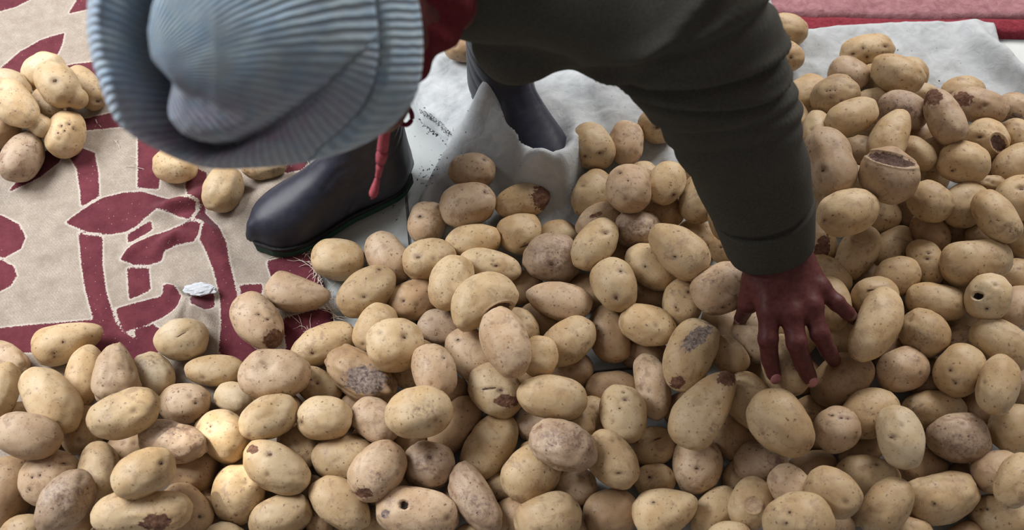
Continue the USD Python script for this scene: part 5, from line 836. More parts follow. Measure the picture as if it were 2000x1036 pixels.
((0.7051, 0.6989, 0.028), -11.8, (0.0368, 0.0303, 0.027), 't', (0, 0, 0, 0.35, []), [], 'brown potato at the right edge behind the grey-holed one'),
((0.6811, 0.642, 0.046), 39.0, (0.0391, 0.0282, 0.0274), 'p', (0, 0, 0, 0.35, []), [], 'pinkish potato at the right edge below the grey-holed one'),
((0.565, 0.6403, 0.069), -8.5, (0.0409, 0.0259, 0.0232), 'y', (0, 0, 0, 0.35, []), [], 'level oval potato left of the grey-holed one'),
((0.5227, 0.6814, 0.065), 22.0, (0.0322, 0.0273, 0.0249), 't', (0, 0, 0, 0.35, []), [], 'round brownish potato above the big kidney-shaped one'),
((0.5702, 0.7081, 0.057), -80.8, (0.0358, 0.0239, 0.0233), 'y', (0, 0, 0, 0.35, []), [('pit', [0.0052, -0.0086, 0.0215], [69.7, 178.3, 66.7], [-299.8, 48.6, 183.3], [0.41, -0.456, 0.79]), ('pit', [-0.0032, -0.0044, 0.0229], [81.3, 208.0, 77.8], [-399.7, 64.8, 244.4], [0.41, -0.456, 0.79])], 'slim potato with black open holes near its top'),
((0.5397, 0.7482, 0.03), 39.5, (0.0414, 0.0249, 0.0234), 't', (0, 0, 0, 0.35, []), [], 'oval potato tilted up to the right in shade'),
((0.4834, 0.7322, 0.053), 53.2, (0.041, 0.0268, 0.0256), 't', (0, 0, 0, 0.35, [([-0.0313, 0.0001, -0.003], np.float64(0.0207))]), [], 'snowman-shaped potato with a round knob end'),
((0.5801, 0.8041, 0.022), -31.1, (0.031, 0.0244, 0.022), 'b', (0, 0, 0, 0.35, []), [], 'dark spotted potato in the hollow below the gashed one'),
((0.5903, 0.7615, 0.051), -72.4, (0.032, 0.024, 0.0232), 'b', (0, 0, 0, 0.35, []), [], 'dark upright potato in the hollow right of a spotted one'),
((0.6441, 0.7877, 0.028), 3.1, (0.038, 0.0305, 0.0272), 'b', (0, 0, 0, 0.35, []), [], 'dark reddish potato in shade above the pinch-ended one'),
((0.7385, 0.7702, 0.028), 44.2, (0.0372, 0.0288, 0.0277), 'y', (0, 0, 0, 0.35, []), [], 'potato edge at the right photo border beside the dark-dented one'),
((0.6579, 0.7563, 0.059), 47.1, (0.027, 0.0192, 0.0185), 't', (0, 0, 0, 0.35, []), [], 'small shaded potato under the dark-dented long one'),
((0.4357, 0.7645, 0.026), -81.5, (0.0433, 0.027, 0.0256), 'y', (0, 0, 0, 0.35, []), [('rot', [0.0272, -0.0049, 0.0194], [48.9, 83.6, 9.7], [-35.5, 17.5, 28.3], [0.464, -0.365, 0.807])], 'sliced potato with a dark dried cut face beside the cuff'),
((0.4325, 0.6918, 0.043), -43.2, (0.0356, 0.0295, 0.0267), 'y', (0, 0, 0, 0.35, []), [], 'yellow potato just right of the wrist'),
((0.4222, 0.6366, 0.073), -88.8, (0.0402, 0.0274, 0.0262), 'y', (0, 0, 0, 0.35, []), [], 'pale yellow potato under the outer edge of the hand'),
((0.4408, 0.6155, 0.028), 58.6, (0.0362, 0.0277, 0.0268), 'y', (0, 0, 0, 0.35, []), [], 'smooth yellow potato between ring and little fingers, left of the big kidney-shaped pale potato'),
((0.5082, 0.8623, 0.038), -50.1, (0.0244, 0.0203, 0.0187), 'w', (0, 0, 0, 0.35, []), [], 'small white potato behind the left side of the gashed one'),
((0.4432, 0.8441, 0.022), 75.4, (0.0424, 0.0218, 0.0209), 't', (0, 0, 0, 0.35, []), [], 'narrow upright potato tight against the sleeve'),
((0.4408, 1.152, 0.05), -12.5, (0.0363, 0.0267, 0.0243), 't', (0, 0, 0, 0.35, []), [], 'brown-edged oval potato farthest back beside the red border'),
((0.429, 1.0969, 0.05), -25.4, (0.0343, 0.0252, 0.0231), 't', (0, 0, 0, 0.35, []), [('pit', [-0.0006, -0.0198, 0.0144], [194.9, 52.6, 38.7], [-64.5, 136.0, 139.9], [0.05, -0.705, 0.708]), ('pit', [0.014, -0.0148, 0.0162], [233.8, 63.1, 46.5], [-77.4, 163.2, 167.9], [0.05, -0.705, 0.708])], 'potato with two round dents side by side'),
((0.4074, 1.0464, 0.054), -75.2, (0.0408, 0.0214, 0.0205), 't', (0, 0, 0, 0.35, []), [], 'freckled potato half behind the sleeve at top right'),
((0.4149, 0.949, 0.077), -83.9, (0.0395, 0.0241, 0.0231), 't', (0, 0, 0, 0.35, []), [], 'steep tan potato touching the sleeve at right'),
((0.4491, 1.0026, 0.064), 33.9, (0.0361, 0.0287, 0.0258), 'y', (0, 0, 0, 0.35, []), [], 'smooth yellow potato near the batting edge left of centre right'),
((0.4771, 0.9715, 0.099), 29.5, (0.0389, 0.0294, 0.0264), 't', (0, 0, 0, 0.35, []), [('pit', [-0.0116, -0.021, 0.0167], [241.8, -212.2, 76.4], [123.4, 218.3, 215.5], [-0.571, -0.39, 0.722]), ('pit', [-0.0215, 0.0016, 0.022], [322.4, -282.9, 101.9], [164.6, 291.1, 287.3], [-0.571, -0.39, 0.722]), ('pit', [-0.0171, -0.0015, 0.0237], [322.4, -282.9, 101.9], [164.6, 291.1, 287.3], [-0.571, -0.39, 0.722]), ('pit', [-0.0122, -0.0043, 0.0248], [322.4, -282.9, 101.9], [164.6, 291.1, 287.3], [-0.571, -0.39, 0.722])], 'potato with a dotted line of specks and one black eye'),
((0.5223, 1.0497, 0.055), -42.9, (0.0321, 0.0274, 0.0256), 'p', (0, 0, 0, 0.35, []), [], 'pinkish potato behind the dotted-line one'),
((0.5648, 1.1078, 0.05), 9.9, (0.045, 0.026, 0.0232), 'y', (0, 0, 0, 0.35, []), [('pit', [0.0202, -0.0118, 0.0179], [156.4, -67.6, 42.2], [30.9, 176.5, 168.2], [-0.436, -0.58, 0.688]), ('pit', [-0.0168, -0.0102, 0.0195], [273.7, -118.3, 73.8], [30.9, 176.5, 168.2], [-0.436, -0.58, 0.688]), ('pit', [-0.0321, -0.0135, 0.0109], [182.5, -78.9, 49.2], [38.7, 220.6, 210.3], [-0.436, -0.58, 0.688]), ('pit', [-0.0115, -0.0226, 0.0098], [219.0, -94.6, 59.0], [30.9, 176.5, 168.2], [-0.436, -0.58, 0.688])], 'yellowish potato with four brown marks alone on the batting'),
((0.583, 1.0242, 0.087), -33.8, (0.0412, 0.0282, 0.0264), 'y', (0, 0.1, 0, 0.35, []), [], 'smooth kidney potato with a dimpled upper edge'),
((0.6271, 1.0633, 0.048), -56.7, (0.0281, 0.0227, 0.0222), 't', (0, 0, 0, 0.35, []), [], 'small potato half behind the smooth kidney one'),
((0.571, 1.0483, 0.046), -76.9, (0.0294, 0.0208, 0.0206), 't', (0, 0, 0, 0.35, []), [], 'shaded little potato left behind the smooth kidney one'),
((0.4863, 0.9119, 0.122), 27.3, (0.0417, 0.0254, 0.0228), 'y', (0, 0, 0, 0.35, []), [], 'oval potato with fine scratches along it'),
((0.5557, 1.0039, 0.053), 6.2, (0.0271, 0.0187, 0.0166), 't', (0, 0, 0, 0.35, []), [], 'pale potato top between scratched oval and smooth kidney ones, right of the dotted-line potato'),
((0.5731, 0.9464, 0.093), -23.6, (0.0372, 0.0298, 0.027), 'g', (0, 0, 0, 0.35, []), [('dirt', [-0.0036, -0.0173, 0.0218], [37.0, 6.3, 10.9], [-22.8, 52.0, 47.3], [-0.092, -0.691, 0.717])], 'broad potato with grey smudges over its top'),
((0.6369, 1.0198, 0.044), -2.7, (0.025, 0.0196, 0.0175), 'y', (0, 0, 0, 0.35, []), [], 'pale little potato behind the black-topped one'),
((0.6137, 0.9105, 0.126), -79.9, (0.0474, 0.0251, 0.0255), 'p', (-0.25, 0, 0, 0.35, []), [('rot', [-0.0251, -0.0143, 0.016], [28.1, 59.1, 20.9], [-61.4, 11.0, 51.4], [0.506, -0.491, 0.709])], 'pear-like potato with a black dried top'),
((0.6986, 1.0226, 0.048), 5.9, (0.0335, 0.0254, 0.0226), 't', (0, 0, 0, 0.35, []), [], 'plain rounded potato farthest right back at the batting edge'),
((0.7013, 0.9766, 0.071), -22.9, (0.0433, 0.0263, 0.0241), 'p', (0, 0, 0, 0.35, []), [('rot', [-0.0278, -0.0123, 0.0146], [64.4, 7.1, 22.0], [-27.6, 65.4, 59.8], [-0.16, -0.702, 0.694])], 'long potato bruised dark red at its left end'),
((0.7725, 0.9842, 0.05), -38.2, (0.0336, 0.0243, 0.023), 'p', (0, 0, 0, 0.35, []), [('scab', [0.0021, -0.0232, 0.0067], [93.9, 34.8, 36.8], [-67.5, 85.9, 91.1], [0.0, -0.727, 0.686])], 'dark-scabbed potato at the right edge near the top'),
((0.7044, 0.9211, 0.06), -68.0, (0.0319, 0.0296, 0.028), 'y', (0, 0, 0, 0.35, []), [('gash', [0.0227, -0.0044, 0.0192], [67.5, 8.3, -26.9], [15.6, 86.3, 65.8], [0.358, -0.606, 0.71]), ('pit', [0.0019, -0.0227, 0.0179], [109.9, 138.8, 63.2], [-239.6, 97.0, 203.5], [0.358, -0.606, 0.71])], 'round greenish potato with a wedge-shaped open wound'),
((0.7575, 0.9328, 0.05), -55.9, (0.0325, 0.0245, 0.024), 't', (0, 0, 0, 0.35, []), [], 'plain potato at the right edge beside the wedge-wounded one'),
((0.7363, 0.8732, 0.061), 37.9, (0.0414, 0.0279, 0.0261), 't', (0, 0, 0, 0.35, []), [], 'tan potato at the right edge below the wedge-wounded one'),
((0.4387, 0.9053, 0.099), 73.5, (0.0366, 0.0207, 0.0197), 'y', (0, 0, 0, 0.35, []), [], 'slim upright potato above the big dumbbell-shaped one'),
((0.4405, 0.8298, 0.125), -85.0, (0.0565, 0.031, 0.0299), 'p', (0.0, 0, 0.14, 0.35, []), [('pit', [0.0231, -0.022, 0.0172], [53.5, 188.5, 49.1], [-160.9, 14.1, 121.3], [0.543, -0.353, 0.762])], 'big dumbbell-shaped potato with a pinkish foot'),
((0.5309, 0.8743, 0.124), 60.4, (0.0517, 0.0263, 0.0251), 'y', (0.15, 0, 0, 0.35, []), [], 'neck-up potato standing behind the gashed one'),
((0.5156, 0.9102, 0.042), -0.3, (0.0324, 0.0285, 0.0253), 'b', (0, 0, 0, 0.35, []), [], 'brown shaded potato right of the big dumbbell-shaped one'),
((0.6106, 0.9313, 0.052), -1.1, (0.0343, 0.0285, 0.0254), 'b', (0, 0, 0, 0.35, []), [], 'dark reddish potato in the hollow under the black-topped one'),
((0.5744, 0.8639, 0.1), -49.5, (0.029, 0.0221, 0.0207), 't', (0, 0, 0, 0.35, []), [], 'dim potato right of the neck-up one'),
((0.6143, 0.8849, 0.075), 37.5, (0.0332, 0.023, 0.0212), 't', (0, 0, 0, 0.35, []), [], 'shaded potato left behind the large brown-eyed one'),
((0.7101, 0.887, 0.022), 2.1, (0.0272, 0.0246, 0.0219), 'p', (0, 0, 0, 0.35, []), [], 'dim pinkish potato right under the large brown-eyed one'),
((0.4334, 0.9147, 0.046), -75.7, (0.0269, 0.0199, 0.019), 't', (0, 0, 0, 0.35, []), [], 'sliver of potato at the sleeve left of the dumbbell-shaped one'),
((-0.0592, 0.8696, 0.052), -0.1, (0.0352, 0.0279, 0.0248), 'p', (0, 0, 0, 0.35, []), [('pit', [0.0199, 0.0055, 0.0199], [266.5, 6.7, -8.7], [-0.3, 268.2, 198.0], [0.041, -0.593, 0.804])], 'oval potato resting highest on the batting left of the toe'),
((-0.0629, 0.8052, 0.056), 10.5, (0.0409, 0.0324, 0.0289), 'p', (0, 0, 0, 0.35, []), [('pit', [0.0262, 0.0029, 0.0221], [270.0, -43.2, -10.0], [41.2, 221.8, 154.8], [-0.06, -0.564, 0.824])], 'beige potato with a rimmed pit near its right top, above the slit-bellied kidney potato'),
((0.0155, 0.8178, 0.048), 17.4, (0.0418, 0.0251, 0.0224), 'y', (0, 0, 0, 0.35, []), [('rot', [0.0254, -0.0112, 0.0147], [67.9, -21.7, 0.6], [13.9, 44.3, 32.1], [-0.18, -0.54, 0.822])], 'yellow potato with a rough reddish rotten right end'),
((-0.123, 0.7935, 0.026), 82.6, (0.0329, 0.0281, 0.0259), 'p', (0, 0, 0, 0.35, []), [('pit', [-0.005, 0.0076, 0.0246], [33.8, -189.3, -13.7], [279.3, 36.4, 185.6], [-0.533, -0.155, 0.832]), ('dirt', [-0.0091, -0.0135, 0.0216], [29.5, -165.6, -12.0], [139.7, 18.2, 92.8], [-0.533, -0.155, 0.832])], 'brown-spotted blunt potato by the tile joint'),
((-0.0548, 0.7527, 0.046), 6.0, (0.0397, 0.0245, 0.0219), 'y', (0, 0, 0, 0.35, []), [], 'slim yellow potato dark along its lower side, above the slit-bellied kidney potato'),
((0.0124, 0.7653, 0.041), 21.3, (0.0329, 0.0291, 0.0261), 'y', (0, 0.12, 0, 0.35, []), [('cut', [-0.0028, -0.0264, 0.0108], [96.1, -7.6, 18.9], [-14.4, 395.2, 232.0], [-0.205, -0.501, 0.841])], 'curled potato with a creased lower right, below the reddish-ended potato on the batting'),
((0.0662, 0.771, 0.024), 18.9, (0.0281, 0.0265, 0.0237), 'y', (0, 0, 0, 0.35, []), [], 'small pale potato behind a dirty heart-shaped one, above the dirty heart-shaped potato'),
((0.0566, 0.7186, 0.056), -12.9, (0.0418, 0.0357, 0.0319), 'g', (0, 0, 0, 1.0, []), [('pit', [0.0023, -0.0252, 0.0225], [197.5, 40.7, 7.1], [-38.4, 167.8, 105.3], [0.076, -0.518, 0.852]), ('dirt', [0.0025, -0.017, 0.028], [31.4, 6.5, 1.1], [-7.9, 34.5, 21.7], [0.076, -0.518, 0.852])], 'dirty grey heart-shaped potato'),
((0.1208, 0.7744, 0.064), 33.1, (0.0361, 0.0227, 0.0205), 'p', (0, 0, 0, 0.35, []), [('rot', [-0.0053, -0.0024, 0.0202], [90.9, -30.7, 25.5], [52.2, 297.4, 172.2], [-0.373, -0.415, 0.83])], 'soil-streaked potato behind an oblong pale one, above the crescent-dented pale potato'),
((0.1133, 0.7206, 0.086), 56.0, (0.0422, 0.0272, 0.0249), 'y', (0, 0, 0, 0.35, []), [('pit', [0.0096, -0.0083, 0.0231], [93.5, -153.0, 12.7], [252.2, 170.1, 191.6], [-0.487, -0.228, 0.843])], 'oblong pale potato with a crescent dent'),
((0.1747, 0.7573, 0.068), -10.0, (0.0333, 0.0272, 0.0243), 'g', (0, 0, 0, 1.2, []), [('dirt', [-0.0035, -0.0142, 0.0205], [40.8, 4.3, 4.3], [-10.2, 57.9, 38.3], [-0.029, -0.555, 0.831])], 'soil-black mottled potato with a peaked top'),
((0.1168, 0.8294, 0.052), 60.7, (0.0422, 0.0282, 0.0258), 't', (0, 0, 0, 0.35, []), [], 'grey-brown flecked potato left of a round one, left of the almost spherical potato'),
((0.1612, 0.7983, 0.106), 86.7, (0.0367, 0.0323, 0.0299), 'p', (0, 0, 0, 0.35, []), [('pit', [-0.0073, 0.0043, 0.029], [-4.7, -469.3, 44.6], [383.7, 22.1, 273.0], [-0.581, 0.083, 0.81]), ('pit', [0.0083, 0.0151, 0.0256], [-2.8, -281.6, 26.8], [287.8, 16.6, 204.7], [-0.581, 0.083, 0.81])], 'almost spherical potato with a tiny black eye'),
((0.117, 0.9062, 0.062), -63.5, (0.0392, 0.0319, 0.0292), 'y', (0, 0, 0, 0.35, []), [('pit', [0.0209, -0.0227, 0.0132], [107.8, 192.1, 13.8], [-234.0, 116.9, 203.0], [0.511, -0.344, 0.788]), ('pit', [0.0296, -0.0026, 0.0189], [129.4, 230.5, 16.5], [-234.0, 116.9, 203.0], [0.511, -0.344, 0.788])], 'tan oval potato nearest the buried boot toe'),
((0.1704, 0.9203, 0.05), 85.5, (0.0381, 0.0258, 0.0239), 'p', (0, 0, 0, 0.35, []), [], 'pinkish egg potato right of the one beside the boot toe'),
((0.2188, 0.9544, 0.05), -24.5, (0.0293, 0.0254, 0.0228), 'y', (0, 0, 0, 0.35, []), [('pit', [0.0041, -0.0171, 0.0165], [151.6, 53.2, 17.9], [-69.6, 152.5, 135.6], [0.129, -0.625, 0.77]), ('pit', [0.003, -0.0072, 0.0217], [134.8, 47.3, 15.9], [-104.4, 228.7, 203.3], [0.129, -0.625, 0.77])], 'potato with a star of dark cracks just under the sleeve'),
((0.1954, 0.8587, 0.048), -42.0, (0.0273, 0.0229, 0.0207), 't', (0, 0, 0, 0.35, []), [], 'small pinkish potato behind the almost spherical one'),
((0.2166, 0.8165, 0.094), 65.4, (0.0353, 0.0264, 0.0244), 'y', (0, 0, 0, 0.35, []), [('pit', [-0.0226, -0.0174, 0.0097], [92.3, -260.9, 34.6], [257.3, 118.0, 203.4], [-0.588, -0.101, 0.802])], 'smooth potato with a brown eye left of the sleeve'),
((0.2716, 0.8801, 0.048), -71.5, (0.0326, 0.0224, 0.0208), 't', (0, 0, 0, 0.35, []), [], 'sliver of potato along the sleeve above others'),
((0.2643, 0.8014, 0.078), 68.6, (0.0405, 0.0292, 0.0272), 't', (0, 0, 0, 0.35, []), [], 'speckled upright potato against the sleeve'),
((0.2883, 0.7522, 0.095), -80.5, (0.0304, 0.02, 0.0187), 't', (0, 0, 0, 0.35, []), [], 'narrow potato edge under the cuff at left'),
((0.2136, 0.7978, 0.05), 0.8, (0.0335, 0.0264, 0.0236), 'b', (0, 0, 0, 0.35, []), [], 'reddish-brown shaded potato below the almost spherical one'),
((0.2194, 0.6928, 0.115), -46.4, (0.0473, 0.0295, 0.0267), 't', (-0.12, 0, 0, 0.35, []), [('pit', [0.009, -0.0219, 0.0172], [183.5, 161.5, 34.6], [-227.8, 216.9, 195.4], [0.263, -0.478, 0.838])], 'large wedge-shaped potato lying on top'),
((0.1925, 0.6964, 0.067), -34.8, (0.0411, 0.0307, 0.0276), 'y', (0, 0, 0, 0.35, []), [('pit', [-0.0046, -0.0189, 0.0215], [306.3, 181.2, 43.2], [-175.5, 252.6, 184.2], [0.175, -0.498, 0.849]), ('dirt', [0.0064, 0.0042, 0.027], [122.5, 72.5, 17.3], [-87.7, 126.3, 92.1], [0.175, -0.498, 0.849])], 'yellow potato under the left side of the wedge-shaped one'),
((0.3077, 0.7384, 0.043), 8.0, (0.0323, 0.0243, 0.0218), 'y', (0, 0, 0, 0.35, []), [('pit', [-0.0188, -0.0033, 0.0175], [264.6, -69.0, 50.8], [41.0, 292.4, 183.7], [-0.285, -0.481, 0.829])], 'pale potato tucked beneath the cuff'),
((0.2689, 0.7705, 0.022), -25.6, (0.0349, 0.025, 0.0224), 'y', (0, 0, 0, 0.35, []), [], 'yellow potato between wedge-shaped one and cuff, upper right of the large wedge-shaped potato'),
((0.2739, 0.6406, 0.107), 31.9, (0.0426, 0.0327, 0.03), 'p', (0, 0, 0, 0.35, []), [('dirt', [-0.0181, 0.0058, 0.0266], [48.6, -37.9, 11.3], [43.2, 69.3, 46.6], [-0.432, -0.302, 0.85]), ('pit', [-0.0213, -0.0271, 0.0074], [194.5, -151.6, 45.1], [172.8, 277.1, 186.3], [-0.432, -0.302, 0.85])], 'big reddish-brown scuffed potato left of the wrist'),
((0.2265, 0.6385, 0.071), 78.7, (0.034, 0.0268, 0.025), 't', (0, 0, 0, 0.35, []), [('pit', [0.0026, -0.0041, 0.0247], [41.3, -361.1, 54.3], [315.7, 62.8, 177.3], [-0.499, 0.073, 0.863]), ('pit', [-0.0187, 0.0101, 0.0187], [55.1, -481.5, 72.4], [421.0, 83.8, 236.5], [-0.499, 0.073, 0.863])], 'dull tan potato with two brown dots, upper right of the white-blistered potato'),
((0.1351, 0.6571, 0.085), -70.2, (0.0391, 0.03, 0.0275), 'y', (0, 0, 0, 0.35, []), [('pit', [-0.0022, 0.0086, 0.0263], [94.5, 225.5, 21.7], [-300.4, 108.3, 183.3], [0.431, -0.264, 0.863]), ('pit', [0.0267, -0.0101, 0.0178], [81.0, 193.3, 18.6], [-200.3, 72.2, 122.2], [0.431, -0.264, 0.863])], 'bright clear potato with two brown eyes'),
((0.0624, 0.645, 0.062), -13.9, (0.0453, 0.0266, 0.024), 'p', (-0.3, 0, 0, 0.35, []), [], 'brown-pink potato pointed at its left end'),
((0.0165, 0.6899, 0.022), 33.6, (0.0292, 0.0233, 0.0211), 'b', (0, 0, 0, 0.35, []), [], 'brown potato behind the slit-bellied one'),
((-0.0415, 0.6307, 0.092), 34.7, (0.0483, 0.0333, 0.0302), 'y', (0, -0.14, 0, 0.35, []), [('gash', [0.0078, -0.0315, 0.0087], [55.4, -11.5, 10.3], [12.5, 110.5, 56.2], [-0.25, -0.417, 0.874])], 'large kidney potato with a black slit in its hollow'),
((-0.0297, 0.7062, 0.052), -14.2, (0.0442, 0.0239, 0.0214), 'y', (0, 0, 0, 0.35, []), [('pit', [0.01, -0.0093, 0.0191], [195.4, 51.8, -3.7], [-74.6, 294.2, 181.9], [0.147, -0.493, 0.857])], 'pale long potato behind the slit-bellied kidney one'),
((-0.082, 0.6705, 0.07), 73.5, (0.0427, 0.0297, 0.0273), 'y', (0, 0, 0, 0.35, []), [], 'egg-like yellow-tan potato with a crease near its top, upper left of the slit-bellied kidney potato'),
((-0.1144, 0.719, 0.05), 14.7, (0.0383, 0.0292, 0.0262), 't', (0, 0, 0, 0.35, []), [('pit', [-0.0169, -0.0065, 0.0227], [171.5, -37.1, -12.4], [60.9, 232.5, 146.4], [-0.052, -0.523, 0.851])], 'brown-tan oval potato with a dent at left, below the brown-spotted potato by the tile joint'),
((-0.1351, 0.6665, 0.026), 16.3, (0.0366, 0.0283, 0.0254), 'b', (0, 0, 0, 0.35, []), [('pit', [-0.0161, -0.0092, 0.0213], [273.8, -66.3, -24.2], [69.6, 237.4, 136.9], [-0.042, -0.49, 0.871])], 'brown potato with a pinched middle eye, right of the large greenish-tan tilted potato'),
((0.0386, 0.6359, 0.022), -23.3, (0.0317, 0.0243, 0.0219), 'b', (0, 0, 0, 0.35, []), [], 'deep-shaded brown potato under the left-pointed one'),
((0.1018, 0.6798, 0.024), -37.0, (0.0301, 0.0254, 0.0229), 'b', (0, 0, 0, 0.35, []), [], 'reddish shaded potato between pointed and bright ones, right of the left-pointed brown-pink potato'),
((0.1932, 0.6733, 0.024), 1.2, (0.0347, 0.0254, 0.0229), 'b', (0, 0, 0, 0.35, []), [], 'dark potato in shade above the white-blistered one'),
((0.1528, 0.7399, 0.024), 0.8, (0.0341, 0.0262, 0.0234), 'b', (0, 0, 0, 0.35, []), [], 'dark red-brown potato above the bright brown-eyed one'),
((-0.2465, 0.7327, 0.026), -7.9, (0.0384, 0.0297, 0.0267), 'y', (0, 0, 0, 0.35, []), [], 'yellow oval potato right beside the boot sole'),
((-0.1763, 0.7353, 0.026), -55.1, (0.044, 0.029, 0.0267), 'p', (0, 0, 0, 0.35, []), [], 'knobbly beige potato on the white tile, upper right of the large greenish-tan tilted potato'),
((-0.1984, 0.6707, 0.043), 43.1, (0.0452, 0.0307, 0.0277), 't', (0, 0, 0, 0.35, []), [('pit', [0.0289, 0.0052, 0.0208], [183.3, -148.4, -29.8], [212.0, 226.8, 175.4], [-0.227, -0.454, 0.862]), ('pit', [-0.0139, -0.0152, 0.0225], [137.5, -111.3, -22.4], [169.6, 181.4, 140.3], [-0.227, -0.454, 0.862])], 'large greenish-tan potato tilted up to the right'),
((-0.2975, 0.6737, 0.032), -14.5, (0.0468, 0.0265, 0.0241), 'p', (0.26, 0.15, 0, 0.35, []), [], 'kidney-shaped potato with an upturned right end on the blanket'),
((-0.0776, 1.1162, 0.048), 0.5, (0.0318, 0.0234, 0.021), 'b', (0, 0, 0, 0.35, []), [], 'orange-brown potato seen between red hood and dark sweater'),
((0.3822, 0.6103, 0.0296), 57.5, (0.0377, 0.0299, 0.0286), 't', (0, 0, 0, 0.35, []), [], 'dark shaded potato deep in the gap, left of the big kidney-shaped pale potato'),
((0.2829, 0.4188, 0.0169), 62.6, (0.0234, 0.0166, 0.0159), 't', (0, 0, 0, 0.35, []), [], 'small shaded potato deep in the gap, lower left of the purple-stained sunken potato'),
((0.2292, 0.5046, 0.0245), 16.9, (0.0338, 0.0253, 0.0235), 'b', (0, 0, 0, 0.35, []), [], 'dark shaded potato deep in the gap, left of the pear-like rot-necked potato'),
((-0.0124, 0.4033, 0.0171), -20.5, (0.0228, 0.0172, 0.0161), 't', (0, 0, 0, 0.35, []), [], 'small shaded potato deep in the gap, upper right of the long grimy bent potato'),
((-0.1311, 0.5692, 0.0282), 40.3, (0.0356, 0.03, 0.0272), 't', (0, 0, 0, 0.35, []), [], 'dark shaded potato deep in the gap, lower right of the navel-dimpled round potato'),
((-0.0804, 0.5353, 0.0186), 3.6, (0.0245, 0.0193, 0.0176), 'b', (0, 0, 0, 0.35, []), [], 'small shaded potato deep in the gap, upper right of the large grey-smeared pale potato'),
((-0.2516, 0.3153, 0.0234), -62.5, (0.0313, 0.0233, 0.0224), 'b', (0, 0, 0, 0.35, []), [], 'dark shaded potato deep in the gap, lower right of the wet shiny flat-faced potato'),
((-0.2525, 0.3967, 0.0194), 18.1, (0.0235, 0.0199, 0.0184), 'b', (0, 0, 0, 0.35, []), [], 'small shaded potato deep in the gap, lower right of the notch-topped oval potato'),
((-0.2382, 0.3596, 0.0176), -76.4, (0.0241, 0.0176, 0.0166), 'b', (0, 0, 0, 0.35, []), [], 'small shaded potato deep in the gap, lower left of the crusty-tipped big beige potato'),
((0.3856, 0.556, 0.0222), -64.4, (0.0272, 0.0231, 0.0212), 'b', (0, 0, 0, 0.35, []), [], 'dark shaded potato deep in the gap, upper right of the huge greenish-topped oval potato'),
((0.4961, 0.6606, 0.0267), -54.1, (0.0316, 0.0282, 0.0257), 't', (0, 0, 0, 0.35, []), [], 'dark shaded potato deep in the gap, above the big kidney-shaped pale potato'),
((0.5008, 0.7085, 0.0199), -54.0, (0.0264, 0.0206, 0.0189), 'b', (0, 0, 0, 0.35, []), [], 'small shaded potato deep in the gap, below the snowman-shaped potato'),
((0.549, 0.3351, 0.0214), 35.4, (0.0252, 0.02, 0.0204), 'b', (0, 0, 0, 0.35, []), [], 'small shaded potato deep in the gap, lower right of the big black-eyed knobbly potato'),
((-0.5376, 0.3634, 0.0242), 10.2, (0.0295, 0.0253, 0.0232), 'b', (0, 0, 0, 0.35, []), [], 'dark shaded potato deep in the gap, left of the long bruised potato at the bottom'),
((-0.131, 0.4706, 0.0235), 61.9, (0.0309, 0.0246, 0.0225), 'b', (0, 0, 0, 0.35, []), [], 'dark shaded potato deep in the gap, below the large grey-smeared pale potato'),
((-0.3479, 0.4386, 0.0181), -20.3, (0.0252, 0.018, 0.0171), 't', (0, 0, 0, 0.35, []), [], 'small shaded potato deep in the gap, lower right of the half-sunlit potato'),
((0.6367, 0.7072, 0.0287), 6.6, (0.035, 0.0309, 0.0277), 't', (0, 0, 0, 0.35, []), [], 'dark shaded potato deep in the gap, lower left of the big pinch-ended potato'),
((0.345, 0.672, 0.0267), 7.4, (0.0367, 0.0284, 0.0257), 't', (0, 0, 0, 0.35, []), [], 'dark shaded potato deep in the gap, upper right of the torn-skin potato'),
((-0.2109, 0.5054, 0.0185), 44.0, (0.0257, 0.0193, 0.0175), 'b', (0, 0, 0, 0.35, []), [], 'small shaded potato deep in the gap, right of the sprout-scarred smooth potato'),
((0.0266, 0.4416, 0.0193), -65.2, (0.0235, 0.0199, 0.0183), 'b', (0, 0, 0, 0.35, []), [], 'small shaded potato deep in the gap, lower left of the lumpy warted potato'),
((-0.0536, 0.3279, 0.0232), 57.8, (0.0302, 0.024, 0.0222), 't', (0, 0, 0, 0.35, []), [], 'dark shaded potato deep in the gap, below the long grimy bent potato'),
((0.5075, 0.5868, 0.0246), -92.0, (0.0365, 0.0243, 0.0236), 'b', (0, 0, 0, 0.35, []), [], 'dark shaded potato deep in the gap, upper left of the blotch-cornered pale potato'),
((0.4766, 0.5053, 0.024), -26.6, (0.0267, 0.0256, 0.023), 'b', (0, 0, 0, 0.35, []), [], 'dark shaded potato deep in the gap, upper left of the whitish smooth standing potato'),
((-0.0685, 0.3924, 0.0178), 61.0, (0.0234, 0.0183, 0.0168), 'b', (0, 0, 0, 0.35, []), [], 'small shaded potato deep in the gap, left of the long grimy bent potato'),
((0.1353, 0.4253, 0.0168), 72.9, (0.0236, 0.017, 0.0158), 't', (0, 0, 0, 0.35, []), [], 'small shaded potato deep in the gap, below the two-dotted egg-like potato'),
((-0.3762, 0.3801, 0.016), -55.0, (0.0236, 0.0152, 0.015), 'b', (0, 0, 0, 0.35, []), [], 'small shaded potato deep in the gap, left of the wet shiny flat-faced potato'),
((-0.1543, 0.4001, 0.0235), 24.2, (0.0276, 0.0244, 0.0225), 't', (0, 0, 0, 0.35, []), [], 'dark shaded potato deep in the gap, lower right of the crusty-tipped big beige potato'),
((-0.3846, 0.4815, 0.0209), -18.6, (0.0252, 0.0212, 0.0199), 'b', (0, 0, 0, 0.35, []), [], 'small shaded potato deep in the gap, upper left of the half-sunlit potato'),
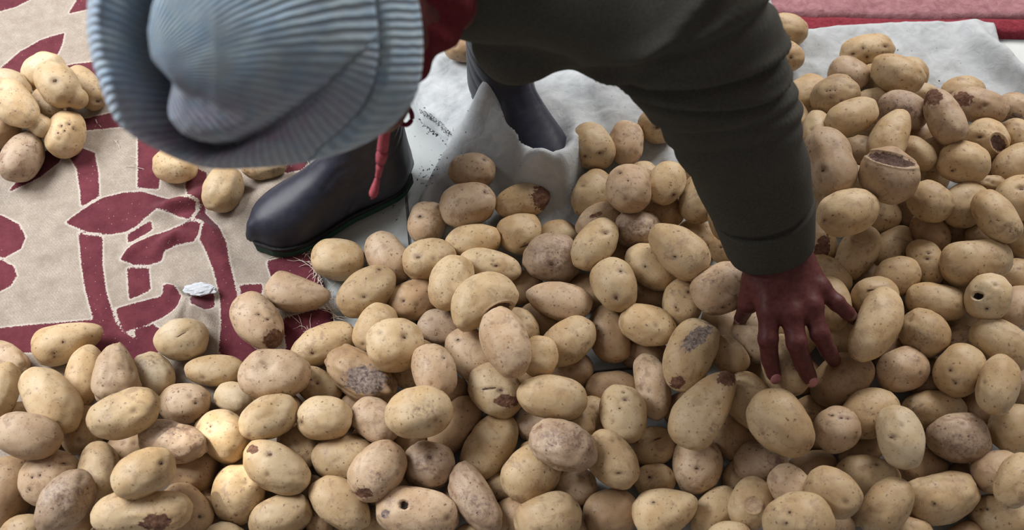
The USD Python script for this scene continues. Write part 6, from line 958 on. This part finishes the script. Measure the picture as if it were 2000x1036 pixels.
((-0.2976, 0.5065, 0.0229), -37.8, (0.0279, 0.0232, 0.0219), 'b', (0, 0, 0, 0.35, []), [], 'dark shaded potato deep in the gap, upper right of the evenly freckled glossy potato'),
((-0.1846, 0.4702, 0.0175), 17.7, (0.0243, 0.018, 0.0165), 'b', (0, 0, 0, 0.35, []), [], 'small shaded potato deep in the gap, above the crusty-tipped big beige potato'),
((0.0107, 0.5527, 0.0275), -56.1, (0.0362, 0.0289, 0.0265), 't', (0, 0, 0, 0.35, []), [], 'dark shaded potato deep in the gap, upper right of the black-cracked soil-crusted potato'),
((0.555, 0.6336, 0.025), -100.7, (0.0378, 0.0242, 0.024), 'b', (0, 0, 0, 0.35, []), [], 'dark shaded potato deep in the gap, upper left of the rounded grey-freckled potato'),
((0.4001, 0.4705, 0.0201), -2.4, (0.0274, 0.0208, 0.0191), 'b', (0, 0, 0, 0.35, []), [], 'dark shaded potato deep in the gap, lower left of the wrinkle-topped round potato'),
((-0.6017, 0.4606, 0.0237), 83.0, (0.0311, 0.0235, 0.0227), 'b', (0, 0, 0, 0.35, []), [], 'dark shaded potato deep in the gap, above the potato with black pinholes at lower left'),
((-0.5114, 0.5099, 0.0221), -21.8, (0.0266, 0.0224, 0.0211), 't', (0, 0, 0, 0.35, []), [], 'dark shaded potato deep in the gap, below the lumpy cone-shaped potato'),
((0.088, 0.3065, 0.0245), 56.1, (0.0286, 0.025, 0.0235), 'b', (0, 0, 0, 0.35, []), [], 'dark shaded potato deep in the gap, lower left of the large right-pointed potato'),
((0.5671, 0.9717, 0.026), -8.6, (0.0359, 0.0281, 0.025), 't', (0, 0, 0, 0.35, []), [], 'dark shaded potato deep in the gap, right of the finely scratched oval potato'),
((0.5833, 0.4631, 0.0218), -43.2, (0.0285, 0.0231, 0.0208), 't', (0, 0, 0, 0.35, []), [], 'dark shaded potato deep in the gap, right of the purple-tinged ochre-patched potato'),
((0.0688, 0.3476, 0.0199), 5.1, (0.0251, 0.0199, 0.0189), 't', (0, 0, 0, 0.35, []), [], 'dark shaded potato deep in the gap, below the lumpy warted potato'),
]
for k, row in enumerate(POTATOES): make_potato(k, *row)

# ------------------------------------------------------------------ crumbs, threads
rng = np.random.default_rng(5)
def scatter(name, label, cat, spots, size, ml, z0):
    V, F, n = [], [], 0
    base = trimesh.creation.icosphere(0)
    for x, y in spots:
        s = size * rng.uniform(.4, 1.5); v = np.array(base.vertices) * [s, s * rng.uniform(.2, .5), s * .35] * rng.uniform(.7, 1.3, (len(base.vertices), 1)); a = rng.uniform(0, 6.28)
        v[:, :2] = v[:, :2] @ np.array([[math.cos(a), math.sin(a)], [-math.sin(a), math.cos(a)]])
        V.append(v + [x, y, z0(x, y) + s * .3]); F.append(np.array(base.faces) + n); n += len(v)
    put(name, np.vstack(V), np.vstack(F), ml, label=label, cat=cat, kind='stuff', smooth=False)
bt = lambda x, y: .0128 + float(batting_h(np.array([[x, y]]))[0]) if shapely.contains_xy(Polygon(BT), x, y) else .0
spots = []
for a, b, n, w in [([-0.144, 1.0072], [-0.0939, 0.9553], 190, 0.0032), ([-0.1293, 0.9109], [-0.1162, 0.8774], 50, 0.012), ([-0.1583, 0.9404], [-0.109, 0.8917], 14, 0.02), ([-0.2284, 0.8261], [-0.1685, 0.8445], 16, 0.02), ([0.1489, 1.0749], [0.2114, 1.0217], 12, 0.02), ([0.5934, 1.1524], [0.7496, 1.0966], 10, 0.03), ([-0.0802, 0.9805], [0.0, 0.9109], 10, 0.03)]:
    a, b = np.array(a), np.array(b)
    for _ in range(n): spots.append(a + (b - a) * rng.random() + rng.normal(0, w, 2))
scatter('soil_crumbs', 'black soil crumbs scattered over the batting edge and white tiles', 'soil', spots, .0013, 'crumb', bt)
# frayed cream threads along the blanket's torn edge
cu, rad = [], []
V, F, n = [], [], 0
for a, b, cnt in [([-0.2978, 0.7634], [-0.2786, 0.7202], 26), ([-0.2786, 0.7202], [-0.2426, 0.6458], 40), ([-0.3205, 0.9404], [-0.3437, 0.9013], 14), ([-0.3149, 0.6539], [-0.2166, 0.5907], 20), ([-0.469, 0.8079], [-0.4057, 0.7373], 6), ([-0.6958, 1.0428], [-0.5624, 0.9013], 6), ([-0.3585, 0.7722], [-0.3192, 0.7546], 6)]:
    a, b = np.array(a), np.array(b)
    for _ in range(cnt):
        p = a + (b - a) * rng.random(); d = rng.normal(0, 1, 2); d /= np.linalg.norm(d); L = rng.uniform(.012, .035); c = rng.normal(0, .012, 2)
        pts = [[*(p + d * L * (t - .3) + c * t * t), .008 + .006 * math.sin(3 * t) * rng.random()] for t in np.linspace(0, 1, 7)]
        v, f = tube(pts, .00045, 4); V.append(v); F.append(f + n); n += len(v)
put('frayed_threads', np.vstack(V), np.vstack(F), 'thread', label='loose cream threads fraying from the torn blanket edge', cat='thread', kind='stuff')
def wisp(name, label, cat, c, r, ml):
    m = trimesh.creation.icosphere(4); v = np.array(m.vertices); v = v * (1 + .9 * (meshkit.fbm(v * 2.2, 4, 12) - .5))[:, None] * r
    put(name, v, m.faces, ml, label=label, cat=cat, loc=c)
wisp('fluff_wisp', 'small wisp of white wadding stuck on the creased blanket leaf pattern', 'fluff', (-0.435, 0.687, 0.02), np.array([.022, .010, .0045]), 'fluff')
